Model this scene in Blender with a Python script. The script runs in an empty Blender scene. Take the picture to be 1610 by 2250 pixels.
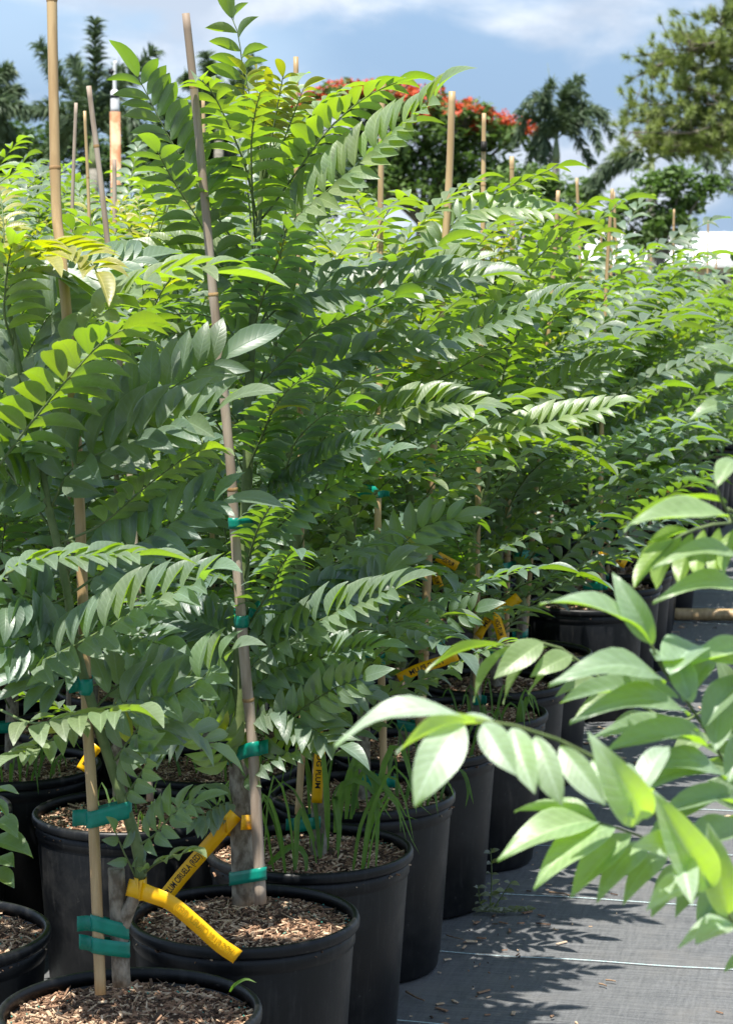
import bpy, math, random
import numpy as np
from mathutils import Vector, Matrix
R = math.radians
scn = bpy.context.scene
col = scn.collection
# ------------------------------------------------------------------ camera
F, PITCH, CAMH = 4900.0, R(6.1), 1.6
cam = bpy.data.cameras.new('camera'); camo = bpy.data.objects.new('camera', cam); col.objects.link(camo)
cam.sensor_fit = 'HORIZONTAL'; cam.sensor_width = 24; cam.lens = F / 1610 * 24
cam.clip_start = .05; cam.clip_end = 3000
camo.location = (0, 0, CAMH); camo.rotation_euler = (R(90) - PITCH, 0, 0)
cam.dof.use_dof = True; cam.dof.focus_distance = 4.25; cam.dof.aperture_fstop = 12.5
scn.camera = camo
# ------------------------------------------------------------------ sky
SUN = Vector((-.14, -.34, .93)).normalized()
w = bpy.data.worlds.new('World'); scn.world = w; w.use_nodes = True
nt = w.node_tree; nt.nodes.clear()
def N(nt, t, **k):
    n = nt.nodes.new(t)
    for a, b in k.items(): setattr(n, a, b)
    return n
def math_n(nt, op, a, b=None, clamp=False):
    n = N(nt, 'ShaderNodeMath', operation=op, use_clamp=clamp)
    for i, v in enumerate((a, b)):
        if v is None: continue
        if isinstance(v, (int, float)): n.inputs[i].default_value = v
        else: nt.links.new(v, n.inputs[i])
    return n.outputs[0]
def mixc(nt, fac, a, b, blend='MIX'):
    n = N(nt, 'ShaderNodeMix', data_type='RGBA', blend_type=blend)
    for i, v in ((0, fac), (6, a), (7, b)):
        if isinstance(v, (int, float)): n.inputs[i].default_value = v
        elif isinstance(v, tuple): n.inputs[i].default_value = v if len(v) == 4 else v + (1,)
        else: nt.links.new(v, n.inputs[i])
    return n.outputs[2]
def maprange(nt, v, a, b, c=0., d=1., smooth=True):
    n = N(nt, 'ShaderNodeMapRange', interpolation_type='SMOOTHSTEP' if smooth else 'LINEAR')
    nt.links.new(v, n.inputs[0])
    for i, x in enumerate((a, b, c, d)): n.inputs[1 + i].default_value = x
    return n.outputs[0]
sky = N(nt, 'ShaderNodeTexSky', sky_type='NISHITA', sun_disc=False)
sky.sun_elevation = math.asin(SUN.z); sky.sun_rotation = math.atan2(SUN.x, SUN.y)
sky.air_density = 1.0; sky.dust_density = .4; sky.ozone_density = 2.0
tc = N(nt, 'ShaderNodeTexCoord')
mp = N(nt, 'ShaderNodeMapping'); mp.inputs['Scale'].default_value = (1, 1, 1.9); mp.inputs['Location'].default_value = (.37, .12, .05)
nt.links.new(tc.outputs['Generated'], mp.inputs[0])
def noise(nt, vec, scale, detail=4, rough=.5, dist=0.):
    n = N(nt, 'ShaderNodeTexNoise'); n.inputs['Scale'].default_value = scale; n.inputs['Detail'].default_value = detail
    n.inputs['Roughness'].default_value = rough; n.inputs['Distortion'].default_value = dist
    if vec is not None: nt.links.new(vec, n.inputs['Vector'])
    return n.outputs['Fac']
cl = noise(nt, mp.outputs[0], 8.5, 7, .5, .25)
mp2 = N(nt, 'ShaderNodeMapping'); mp2.inputs['Location'].default_value = (1.7, .5, .9); mp2.inputs['Scale'].default_value = (1, 1, 2.2)
nt.links.new(tc.outputs['Generated'], mp2.inputs[0])
cb = noise(nt, mp2.outputs[0], 5, 3, .5, .2)
sep = N(nt, 'ShaderNodeSeparateXYZ'); nt.links.new(tc.outputs['Generated'], sep.inputs[0])
bank = maprange(nt, sep.outputs[2], .0, .45, .95, .25)          # distant rain-cloud bank low over the horizon, all round
bankc = mixc(nt, maprange(nt, cb, .35, .65), (1.0, 1.55, 2.45), (1.6, 2.2, 3.05))
c1 = mixc(nt, bank, sky.outputs[0], bankc)
c2 = mixc(nt, maprange(nt, cl, .45, .60, 0, .9), c1, mixc(nt, maprange(nt, noise(nt, mp.outputs[0], 16, 6, .55), .35, .65), (2.3, 2.65, 3.2), (3.7, 3.95, 4.3)))
bg = N(nt, 'ShaderNodeBackground'); bg.inputs[1].default_value = .135
nt.links.new(c2, bg.inputs[0])
wo = N(nt, 'ShaderNodeOutputWorld'); nt.links.new(bg.outputs[0], wo.inputs[0])
# ------------------------------------------------------------------ sun, exposure
sl = bpy.data.lights.new('sun', 'SUN'); sl.energy = 5.0; sl.angle = R(.53); sl.color = (1, .955, .88)
so = bpy.data.objects.new('sun', sl); col.objects.link(so); so.rotation_euler = SUN.to_track_quat('Z', 'Y').to_euler()
so.location = SUN * 20
vs = scn.view_settings; vs.view_transform = 'Standard'; vs.look = 'None'; vs.gamma = 1; vs.use_curve_mapping = False; vs.exposure = 1.05
cy = scn.cycles; cy.use_denoising = True; cy.max_bounces = 7; cy.diffuse_bounces = 3; cy.glossy_bounces = 2; cy.transmission_bounces = 4; cy.transparent_max_bounces = 4
cy.caustics_reflective = False; cy.caustics_refractive = False; cy.sample_clamp_indirect = 6

# ------------------------------------------------------------------ helpers
_r, _f, _u = np.array([1., 0, 0]), np.array([0, math.cos(PITCH), -math.sin(PITCH)]), np.array([0, math.sin(PITCH), math.cos(PITCH)])
def PX(px, py, d):
    """point in the world on the plane y=d that lies in the direction of photo pixel (px,py)"""
    v = _r * (px - 805) / F + _u * (1125 - py) / F + _f
    v = v * (d / v[1])
    return np.array([v[0], v[1], v[2] + CAMH])
def toPX(p):
    q = np.asarray(p, float) - np.array([0, 0, CAMH]); z = q @ _f
    return 805 + F * (q @ _r) / z, 1125 - F * (q @ _u) / z, z
def nrm(v):
    v = np.asarray(v, float); return v / (np.linalg.norm(v) + 1e-12)
def link(o, parent=None):
    col.objects.link(o)
    if parent is not None: o.parent = parent
    return o
def tag(o, label=None, cat=None, group=None, kind=None):
    for k, v in (('label', label), ('category', cat), ('group', group), ('kind', kind)):
        if v: o[k] = v
    return o
def empty(name, loc, rz=0):
    o = bpy.data.objects.new(name, None); col.objects.link(o); o.location = tuple(loc); o.rotation_euler = (0, 0, rz)
    o.empty_display_size = .05
    return o
def mesh(name, v, f, mats, mi=None, smooth=True, uv=None, tint=None):
    me = bpy.data.meshes.new(name)
    me.from_pydata([tuple(map(float, p)) for p in v] if not isinstance(v, np.ndarray) else v.tolist(), [], f if isinstance(f, list) else f.tolist())
    for m in (mats if isinstance(mats, (list, tuple)) else [mats]): me.materials.append(m)
    if mi is not None: me.polygons.foreach_set('material_index', np.asarray(mi, dtype=np.int32))
    if smooth: me.polygons.foreach_set('use_smooth', np.ones(len(me.polygons), dtype=bool))
    if uv is not None:
        l = me.uv_layers.new(name='UVMap'); vi = np.empty(len(me.loops), dtype=np.int32); me.loops.foreach_get('vertex_index', vi)
        l.data.foreach_set('uv', np.asarray(uv, dtype=np.float32)[vi].ravel())
    if tint is not None:
        a = me.color_attributes.new('tint', 'FLOAT_COLOR', 'POINT')
        t = np.ones((len(me.vertices), 4), dtype=np.float32); t[:, :3] = tint; a.data.foreach_set('color', t.ravel())
    me.update()
    return me
def obj(name, me, parent=None, loc=None, mat=None):
    o = bpy.data.objects.new(name, me); link(o, parent)
    if mat is not None: o.matrix_basis = Matrix(mat.tolist() if isinstance(mat, np.ndarray) else mat)
    elif loc is not None: o.location = tuple(loc)
    return o
def smooth_path(pts, n):
    """Catmull-Rom through pts, n samples"""
    P = np.asarray(pts, float)
    if len(P) == 2: return P[0] + (P[1] - P[0]) * np.linspace(0, 1, n)[:, None]
    Q = np.vstack([2 * P[0] - P[1], P, 2 * P[-1] - P[-2]])
    seg = np.linalg.norm(np.diff(P, axis=0), axis=1); s = np.concatenate([[0], np.cumsum(seg)])
    out = []
    for t in np.linspace(0, s[-1], n):
        i = min(np.searchsorted(s, t, side='right') - 1, len(P) - 2); u = (t - s[i]) / max(seg[i], 1e-9)
        a, b, c, d = Q[i], Q[i + 1], Q[i + 2], Q[i + 3]
        out.append(.5 * ((2 * b) + (c - a) * u + (2 * a - 5 * b + 4 * c - d) * u * u + (3 * b - a - 3 * c + d) * u ** 3))
    return np.array(out)
def tube(path, rad, sides=8, cap=True):
    P = np.asarray(path, float); n = len(P); rad = np.broadcast_to(np.asarray(rad, float), (n,))
    T = np.gradient(P, axis=0); T /= np.linalg.norm(T, axis=1)[:, None] + 1e-12
    ref = np.array([1., 0, 0]) if abs(T[0][0]) < .8 else np.array([0, 1., 0])
    V, Fc = [], []
    A = nrm(np.cross(T[0], ref))
    for i in range(n):
        A = nrm(A - T[i] * (A @ T[i])); B = np.cross(T[i], A)
        for k in range(sides):
            a = 2 * math.pi * k / sides; V.append(P[i] + rad[i] * (math.cos(a) * A + math.sin(a) * B))
    for i in range(n - 1):
        for k in range(sides):
            k2 = (k + 1) % sides; Fc.append((i * sides + k, i * sides + k2, (i + 1) * sides + k2, (i + 1) * sides + k))
    if cap:
        Fc.append(tuple(range(sides - 1, -1, -1))); Fc.append(tuple((n - 1) * sides + k for k in range(sides)))
    return np.array(V), Fc
def lathe(prof, seg=48, wob=None):
    V, Fc = [], []
    for i, (r, z) in enumerate(prof):
        for k in range(seg):
            a = 2 * math.pi * k / seg; V.append((r * math.cos(a), r * math.sin(a), z))
    for i in range(len(prof) - 1):
        for k in range(seg):
            k2 = (k + 1) % seg; Fc.append((i * seg + k, i * seg + k2, (i + 1) * seg + k2, (i + 1) * seg + k))
    return np.array(V), Fc
def join(parts):
    V, Fc, M, o = [], [], [], 0
    for v, f, m in parts:
        V.append(np.asarray(v)); Fc += [tuple(i + o for i in q) for q in f]; M += [m] * len(f); o += len(v)
    return np.vstack(V), Fc, M
ORD = ['first', 'second', 'third', 'fourth', 'fifth', 'sixth', 'seventh', 'eighth', 'ninth', 'tenth', 'eleventh', 'twelfth', 'thirteenth', 'fourteenth',
       'fifteenth', 'sixteenth', 'seventeenth', 'eighteenth', 'nineteenth', 'twentieth', 'twenty-first', 'twenty-second', 'twenty-third', 'twenty-fourth', 'twenty-fifth', 'twenty-sixth']

# ------------------------------------------------------------------ materials
def newmat(name):
    m = bpy.data.materials.new(name); m.use_nodes = True; nt = m.node_tree; nt.nodes.clear()
    out = N(nt, 'ShaderNodeOutputMaterial'); p = N(nt, 'ShaderNodeBsdfPrincipled'); nt.links.new(p.outputs[0], out.inputs[0])
    return m, nt, p, out
def setin(nt, p, name, v):
    if isinstance(v, (int, float)): p.inputs[name].default_value = v
    elif isinstance(v, tuple): p.inputs[name].default_value = v if len(v) == 4 else v + (1,)
    else: nt.links.new(v, p.inputs[name])
def bump(nt, p, h, strength=.3, dist=.01):
    b = N(nt, 'ShaderNodeBump'); b.inputs['Strength'].default_value = strength; b.inputs['Distance'].default_value = dist
    nt.links.new(h, b.inputs['Height']); nt.links.new(b.outputs[0], p.inputs['Normal']); return b
def noisy(name, a, b, scale, rough=.7, detail=4, bstr=.3, bdist=.004, vec='Object', stretch=None, spec=.3, lo=.35, hi=.65, trans=None):
    m, nt, p, out = newmat(name); tc = N(nt, 'ShaderNodeTexCoord'); v = tc.outputs[vec]
    if stretch:
        mp = N(nt, 'ShaderNodeMapping'); mp.inputs['Scale'].default_value = stretch; nt.links.new(v, mp.inputs[0]); v = mp.outputs[0]
    n = noise(nt, v, scale, detail, .6); c = mixc(nt, maprange(nt, n, lo, hi), a, b)
    setin(nt, p, 'Base Color', c); p.inputs['Roughness'].default_value = rough; p.inputs['Specular IOR Level'].default_value = spec
    if bstr: bump(nt, p, n, bstr, bdist)
    if trans:
        t = N(nt, 'ShaderNodeBsdfTranslucent'); t.inputs[0].default_value = trans[1] + (1,); mx = N(nt, 'ShaderNodeMixShader'); mx.inputs[0].default_value = trans[0]
        nt.links.new(p.outputs[0], mx.inputs[1]); nt.links.new(t.outputs[0], mx.inputs[2]); nt.links.new(mx.outputs[0], out.inputs[0])
    return m
def leaf_material(name, base, trans, fac=.42, rough=.42):
    m, nt, p, out = newmat(name)
    oi = N(nt, 'ShaderNodeObjectInfo'); at = N(nt, 'ShaderNodeAttribute', attribute_name='tint')
    tint = mixc(nt, 1., oi.outputs['Color'], at.outputs['Color'], 'MULTIPLY')
    uv = N(nt, 'ShaderNodeUVMap', uv_map='UVMap'); s = N(nt, 'ShaderNodeSeparateXYZ'); nt.links.new(uv.outputs[0], s.inputs[0])
    av = math_n(nt, 'ABSOLUTE', s.outputs[1])
    ph = math_n(nt, 'SUBTRACT', math_n(nt, 'MULTIPLY', s.outputs[0], 62.), math_n(nt, 'MULTIPLY', av, 11.))
    vein = math_n(nt, 'POWER', math_n(nt, 'ADD', math_n(nt, 'MULTIPLY', math_n(nt, 'SINE', ph), .5), .5), 5.)
    mid = maprange(nt, av, .02, .085, 1, 0); edge = maprange(nt, av, .9, 1., 0, 1)
    tc = N(nt, 'ShaderNodeTexCoord'); nz = noise(nt, tc.outputs['Object'], 7, 3, .6)
    c = mixc(nt, maprange(nt, nz, .3, .7, 0, 1), tuple(x * .86 for x in base), tuple(x * 1.12 for x in base))
    light = tuple(min(1, x * 1.7 + .03) for x in base)
    c = mixc(nt, math_n(nt, 'MULTIPLY', vein, .22), c, light); c = mixc(nt, math_n(nt, 'MULTIPLY', mid, .75), c, light)
    c = mixc(nt, math_n(nt, 'MULTIPLY', edge, .5), c, light)
    c = mixc(nt, 1., c, tint, 'MULTIPLY')
    setin(nt, p, 'Base Color', c); p.inputs['Roughness'].default_value = rough; p.inputs['Specular IOR Level'].default_value = .85
    h = math_n(nt, 'SUBTRACT', math_n(nt, 'MULTIPLY', nz, .5), math_n(nt, 'ADD', math_n(nt, 'MULTIPLY', vein, .5), mid))
    b = bump(nt, p, h, .2, .0014)
    t = N(nt, 'ShaderNodeBsdfTranslucent'); tcol = mixc(nt, 1., mixc(nt, math_n(nt, 'MULTIPLY', math_n(nt, 'MAXIMUM', math_n(nt, 'MULTIPLY', vein, .45), mid), .5), trans, tuple(x * .55 for x in trans)), tint, 'MULTIPLY')
    nt.links.new(tcol, t.inputs[0])
    mx = N(nt, 'ShaderNodeMixShader'); mx.inputs[0].default_value = fac
    nt.links.new(p.outputs[0], mx.inputs[1]); nt.links.new(t.outputs[0], mx.inputs[2]); nt.links.new(mx.outputs[0], out.inputs[0])
    return m
M = {}
M['leaf'] = leaf_material('leaflet_green', (.104, .146, .102), (.36, .62, .010), .31, .44)
M['stem'] = noisy('green_stem', (.085, .125, .04), (.13, .17, .065), 40, .55, bstr=.1)
M['bark'] = noisy('grey_bark', (.11, .088, .062), (.29, .255, .20), 55, .85, stretch=(1, 1, .6), bstr=.6, bdist=.004)
M['bamboo'] = noisy('bamboo_tan', (.33, .22, .105), (.45, .32, .165), 9, .45, stretch=(6, 6, .6), bstr=.08, spec=.4)
M['bamboo_grey'] = noisy('bamboo_weathered', (.25, .19, .14), (.38, .31, .245), 9, .6, stretch=(6, 6, .6), bstr=.1)
M['node'] = noisy('bamboo_node', (.24, .14, .06), (.42, .28, .13), 30, .6)
M['tie'] = noisy('teal_tape', (.0, .19, .135), (.002, .26, .185), 25, .38, bstr=.15, bdist=.002, spec=.5, trans=(.2, (.0, .30, .2)))
M['tagm'] = noisy('yellow_vinyl', (.80, .43, .0), (.88, .50, .002), 14, .35, bstr=.05, spec=.5, trans=(.22, (.9, .5, .0)))
M['ink'] = noisy('black_ink', (.012, .010, .008), (.03, .025, .02), 30, .6, bstr=0)
M['ink_faint'] = noisy('ink_showing_through', (.47, .27, .004), (.58, .33, .004), 30, .5, bstr=0)
def pot_material():
    m, nt, p, out = newmat('black_pot_plastic'); tc = N(nt, 'ShaderNodeTexCoord')
    n = noise(nt, tc.outputs['Object'], 7, 6, .7); n2 = noise(nt, tc.outputs['Object'], 120, 2, .5)
    mp = N(nt, 'ShaderNodeMapping'); mp.inputs['Scale'].default_value = (30, 30, 3); nt.links.new(tc.outputs['Object'], mp.inputs[0])
    n3 = noise(nt, mp.outputs[0], 3, 4, .6)
    d = math_n(nt, 'MULTIPLY', maprange(nt, n, .45, .8), .55); sp = noise(nt, tc.outputs['Object'], 55, 3, .6); d = math_n(nt, 'ADD', d, math_n(nt, 'ADD', math_n(nt, 'MULTIPLY', maprange(nt, n3, .52, .75), .35), math_n(nt, 'MULTIPLY', maprange(nt, sp, .68, .74), 1.6)), True)
    setin(nt, p, 'Base Color', mixc(nt, d, (.004, .0048, .006), (.036, .035, .033)))
    setin(nt, p, 'Roughness', maprange(nt, n, .3, .7, .34, .55)); p.inputs['Specular IOR Level'].default_value = .28
    bump(nt, p, n2, .08, .002); return m
M['pot'] = pot_material()
M['soil'] = noisy('potting_soil', (.045, .028, .018), (.15, .095, .06), 60, .95, detail=6, bstr=.9, bdist=.012)
M['chip_a'] = noisy('bark_chip_pale', (.42, .29, .18), (.60, .45, .31), 60, .85, bstr=.3)
M['chip_b'] = noisy('bark_chip_brown', (.19, .105, .062), (.30, .18, .11), 60, .9, bstr=.3)
M['chip_c'] = noisy('bark_chip_dark', (.05, .03, .02), (.10, .06, .038), 60, .95, bstr=.3)
M['bead'] = noisy('fertilizer_bead', (.03, .16, .12), (.06, .25, .19), 200, .4, bstr=0)
M['grass'] = noisy('grass_blade', (.06, .13, .035), (.12, .19, .06), 25, .5, bstr=0, trans=(.4, (.25, .5, .03)))
M['weed'] = noisy('weed_leaf', (.10, .17, .06), (.16, .24, .10), 30, .6, bstr=0, trans=(.3, (.2, .4, .04)))
def mat_cloth():
    m, nt, p, out = newmat('woven_weed_mat'); tc = N(nt, 'ShaderNodeTexCoord')
    mp = N(nt, 'ShaderNodeMapping'); mp.inputs['Rotation'].default_value = (0, 0, R(13.3)); nt.links.new(tc.outputs['Object'], mp.inputs[0])
    st = N(nt, 'ShaderNodeMapping'); st.inputs['Scale'].default_value = (5, 130, 1); nt.links.new(mp.outputs[0], st.inputs[0])
    n1 = noise(nt, st.outputs[0], 1, 4, .65)
    st2 = N(nt, 'ShaderNodeMapping'); st2.inputs['Scale'].default_value = (110, 9, 1); nt.links.new(mp.outputs[0], st2.inputs[0])
    n2 = noise(nt, st2.outputs[0], 1, 3, .6); n3 = noise(nt, tc.outputs['Object'], 3.2, 6, .65); n4 = noise(nt, tc.outputs['Object'], 160, 2, .6)
    wv = N(nt, 'ShaderNodeTexWave', wave_type='BANDS', bands_direction='Y'); wv.inputs['Scale'].default_value = 90; wv.inputs['Distortion'].default_value = .6; nt.links.new(mp.outputs[0], wv.inputs[0])
    a = math_n(nt, 'ADD', math_n(nt, 'MULTIPLY', n1, .55), math_n(nt, 'ADD', math_n(nt, 'MULTIPLY', n2, .3), math_n(nt, 'MULTIPLY', n4, .25)))
    c = mixc(nt, maprange(nt, a, .35, .75), (.058, .061, .064), (.155, .158, .16))
    c = mixc(nt, math_n(nt, 'MULTIPLY', maprange(nt, n3, .45, .75), .5), c, (.175, .165, .15))
    setin(nt, p, 'Base Color', c); p.inputs['Roughness'].default_value = .62; p.inputs['Specular IOR Level'].default_value = .4
    bump(nt, p, math_n(nt, 'ADD', a, math_n(nt, 'MULTIPLY', wv.outputs['Fac'], .4)), .5, .004); return m
M['mat'] = mat_cloth()
M['line'] = noisy('pale_blue_thread', (.36, .55, .56), (.62, .74, .74), 180, .7, bstr=0)
M['ground'] = noisy('sandy_grass_ground', (.16, .14, .10), (.10, .14, .05), 1.2, .95, detail=8, bstr=.5, bdist=.05)
M['roof'] = noisy('white_metal_roof', (.72, .73, .75), (.80, .81, .82), 2, .4, bstr=0)
M['wall'] = noisy('beige_render', (.46, .36, .25), (.55, .44, .32), 3, .85, bstr=.1)
M['glassm'] = noisy('dark_window', (.02, .025, .03), (.04, .05, .06), 2, .15, bstr=0, spec=.6)
M['palm'] = noisy('palm_leaflet', (.075, .115, .065), (.13, .18, .10), 3, .5, bstr=0, trans=(.25, (.08, .14, .03)))
M['palm_wood'] = noisy('palm_trunk', (.16, .15, .12), (.28, .26, .22), 6, .9, stretch=(1, 1, 6))
M['crownshaft'] = noisy('palm_crownshaft', (.14, .18, .08), (.2, .23, .12), 6, .6)
M['tree_a'] = noisy('tree_leaf_mid', (.09, .155, .045), (.15, .22, .075), 2, .6, bstr=0, trans=(.3, (.12, .24, .03)))
M['tree_b'] = noisy('tree_leaf_dark', (.045, .085, .03), (.08, .13, .05), 2, .6, bstr=0, trans=(.25, (.08, .17, .02)))
M['pine'] = noisy('pine_needle', (.16, .22, .06), (.27, .32, .11), 3, .6, bstr=0, trans=(.4, (.3, .38, .08)))
M['flower'] = noisy('red_flower', (.42, .05, .02), (.58, .13, .05), 4, .6, bstr=0, trans=(.25, (.8, .1, .03)))
M['wood'] = noisy('tree_bark', (.09, .075, .06), (.2, .175, .15), 5, .9, stretch=(1, 1, .4))
M['metal'] = noisy('galvanised_metal', (.5, .5, .5), (.66, .66, .65), 8, .45, bstr=.1)
M['rust'] = noisy('rusty_paint', (.34, .15, .07), (.55, .36, .22), 12, .8)
M['twig'] = noisy('dry_twig', (.13, .08, .05), (.25, .17, .11), 60, .9)

# ------------------------------------------------------------------ ground and weed mat
UU = np.array([.229, .973, 0]); UU /= np.linalg.norm(UU); PP = np.array([-UU[1], UU[0], 0])   # along the rows / across them to the left
ORG = np.array([-.385, 3.52, 0])
def RW(al, pe, z=0): return ORG + UU * al + PP * pe + np.array([0, 0, z])
g = obj('ground', mesh('ground', [(-900, -60, -.02), (900, -60, -.02), (900, 2500, -.02), (-900, 2500, -.02)], [(0, 1, 2, 3)], M['ground'], smooth=False)); tag(g, kind='structure')
nx, ny = 60, 160
mv, mf = [], []
rng = random.Random(5)
for j in range(ny + 1):
    for i in range(nx + 1):
        q = RW(-6 + 24 * j / ny, 7 - 10 * i / nx); mv.append((q[0], q[1], .003 * math.sin(q[0] * 5.1 + 1.3 * q[1]) * math.sin(q[1] * 3.3) + rng.uniform(0, .0012)))
for j in range(ny):
    for i in range(nx):
        a = j * (nx + 1) + i; mf.append((a, a + nx + 1, a + nx + 2, a + 1))
mato = obj('weed_mat', mesh('weed_mat', mv, mf, M['mat'])); tag(mato, 'dark grey woven weed mat covering the path and nursery floor', 'weed mat', kind='structure')
l0 = PX(960, 2092, 5.15); a0 = (np.array([.167, 5.15, 0]) - ORG) @ UU
for k in range(-6, 18):
    al = a0 + .515 * k; V, Fc = [], []
    n = 90
    for i in range(n + 1):
        q = RW(al + .004 * math.sin(i * .7 + k), 1.2 - 4 * i / n)
        z = .003 * math.sin(q[0] * 5.1 + 1.3 * q[1]) * math.sin(q[1] * 3.3) + .0045
        for s in (-1, 1): V.append(q + UU * .0019 * s + np.array([0, 0, z]))
    for i in range(n): Fc.append((2 * i, 2 * i + 1, 2 * i + 3, 2 * i + 2))
    obj('stitched_line', mesh('stitched_line', V, Fc, M['line'], smooth=False), mato)

# ------------------------------------------------------------------ leaflets
def leaflet_mesh(nu, nv, arch, fold, side, seed, wave=.012):
    """unit leaflet: length 1 along x, full width 1 in y, z up = upper face"""
    r = random.Random(seed); V, UV, Fc = [], [], []
    p1, p2 = r.uniform(0, 6), r.uniform(0, 6)
    for i in range(nu + 1):
        u = i / nu; ue = .5 - .5 * math.cos(math.pi * min(1, u * .93 + .035)) if 0 < i < nu else u
        wd = .5 * (math.sin(math.pi * ue ** .88)) ** .80 * (1 - .10 * ue) * 1.06 if 0 < i < nu else .012
        if ue > .82 and i < nu: wd *= 1 - .25 * ((ue - .82) / .18)
        sw = side * .10 * ue * ue
        for j in range(nv + 1):
            v = -1 + 2 * j / nv; y = wd * v * (1 + .10 * side * v) + sw - side * .10 * ue
            z = 4 * arch * ue * (1 - ue) + fold * abs(v) * wd + wave * math.sin(9 * ue + p1 + 2 * v) * abs(v) - .10 * arch * v * v
            V.append((ue, y, z)); UV.append((ue, v))
    for i in range(nu):
        for j in range(nv):
            a = i * (nv + 1) + j; Fc.append((a, a + nv + 1, a + nv + 2, a + 1))
    # short stalk end is hidden in the rachis
    return np.array(V), Fc, np.array(UV)
NVAR = 8
LV = [leaflet_mesh(11, 2, [.05, .09, .14, .18][i % 4] * .8, [.22, .1, .32, .18][(i // 2) % 4], 1 if i % 2 else -1, i) for i in range(NVAR)]
LM = [mesh('leaflet', v, f, M['leaf'], uv=u, tint=np.ones(3)) for v, f, u in LV]
FV = [leaflet_mesh(14, 6, [.05, .09, .13, .16][i % 4], [.2, .12, .28, .16][(i // 2) % 4], 1 if i % 2 else -1, 20 + i, .02) for i in range(NVAR)]
FM = [mesh('leaflet', v, f, M['leaf'], uv=u, tint=np.ones(3)) for v, f, u in FV]
CV = [leaflet_mesh(7, 2, [.06, .12, .18, .1][i % 4], .2, 1 if i % 2 else -1, 40 + i) for i in range(NVAR)]     # coarser, for plants further off
def frame(base, X, up, L, W):
    X = nrm(X); Z = nrm(up - X * (up @ X)); Y = np.cross(Z, X)
    m = np.eye(4); m[:3, 0] = X * L; m[:3, 1] = Y * W; m[:3, 2] = Z * L; m[:3, 3] = base
    return m
def make_frond(path, ref, pairs, L, rnd, tint=(1, 1, 1), petiole=.13, vee=.12, ratio=.385, term=1.15, lev=.8, rad=.0024):
    """rachis + leaflets: path samples (n,3); ref = direction the upper face turns to. Returns (rachis V,F) and [(var, matrix, tint)]"""
    P = np.asarray(path); n = len(P)
    T = np.gradient(P, axis=0); T /= np.linalg.norm(T, axis=1)[:, None] + 1e-12
    seg = np.linalg.norm(np.diff(P, axis=0), axis=1); s = np.concatenate([[0], np.cumsum(seg)]); Ltot = s[-1]
    def at(t):
        x = t * Ltot; return (np.array([np.interp(x, s, P[:, i]) for i in range(3)]), nrm([np.interp(x, s, T[:, i]) for i in range(3)]))
    out = []; ref = np.asarray(ref, float); fb = rnd.uniform(.85, 1.18); roll = rnd.uniform(-.12, .12)
    def tnt():
        b = fb * rnd.uniform(.9, 1.12)
        if rnd.random() < .003: return (2.2 * b, 1.5 * b, .5 * b)
        return (tint[0] * b * rnd.uniform(.95, 1.07), tint[1] * b, tint[2] * b * rnd.uniform(.88, 1.12))
    for i in range(pairs):
        t0 = petiole + (1 - petiole) * (i + .3) / (pairs + .25)
        prof = .62 + .38 * math.sin(math.pi * min(1, .18 + .75 * t0))
        for sd in (-1, 1):
            t = min(.985, t0 + (.22 / pairs if sd > 0 else 0) + rnd.uniform(-.1, .1) / pairs)
            if rnd.random() < .015: continue
            b, tg = at(t); Nn = nrm(ref - tg * (ref @ tg)); S = np.cross(Nn, tg) * sd
            a = R(66 - 26 * t + rnd.uniform(-5, 5)); v = vee + rnd.uniform(-.07, .07)
            X = nrm(tg * math.cos(a) + S * math.sin(a) + Nn * v)
            lv = min(1., lev); X = nrm(X * np.array([1, 1, 1 - .72 * lv]) - np.array([0, 0, rnd.uniform(.08, .2) * lv]))
            up = nrm(Nn + S * (-.9 * v) + tg * (-.08 + rnd.uniform(-.08, .08)) + S * (roll * sd + rnd.uniform(-.09, .09)) + np.array([0, 0, 1.]) * lev * 1.5)
            l = L * prof * rnd.uniform(.93, 1.06) * (.7 if rnd.random() < .03 else 1)
            k = rnd.randrange(NVAR // 2) * 2 + (1 if sd > 0 else 0)
            out.append((k, frame(b + X * .001, X, up, l, l * ratio * rnd.uniform(.9, 1.1)), tnt()))
    b, tg = at(1.); Nn = nrm(ref - tg * (ref @ tg)); l = L * term * rnd.uniform(.95, 1.1)
    lv = min(1., lev); S = np.cross(Nn, tg); X = nrm(tg * np.array([1, 1, 1 - .6 * lv]) + S * rnd.uniform(-.5, .5) * lv - Nn * .35 * lv)
    out.append((rnd.randrange(NVAR), frame(b - tg * .004, X, nrm(Nn + np.array([0, 0, 1.2 * lv]) + S * .2), l, l * ratio * .92), tnt()))
    rv, rf = tube(P, np.linspace(rad, rad * .38, n), 5)
    return (rv, rf), out
def bake(name, var, items, extra=None, mats=None):
    Vs, Fs, Us, Ts, mi, o = [], [], [], [], [], 0
    for k, m, t in items:
        v, f, u = var[k]
        Vs.append(v @ m[:3, :3].T + m[:3, 3]); Fs += [tuple(i + o for i in q) for q in f]; Us.append(u); Ts.append(np.tile(t, (len(v), 1))); mi += [0] * len(f); o += len(v)
    if extra:
        v, f = extra; Vs.append(v); Fs += [tuple(i + o for i in q) for q in f]; Us.append(np.zeros((len(v), 2))); Ts.append(np.ones((len(v), 3))); mi += [1] * len(f)
    return mesh(name, np.vstack(Vs), Fs, mats or [M['leaf'], M['stem']], mi=mi, uv=np.vstack(Us), tint=np.vstack(Ts))
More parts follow.
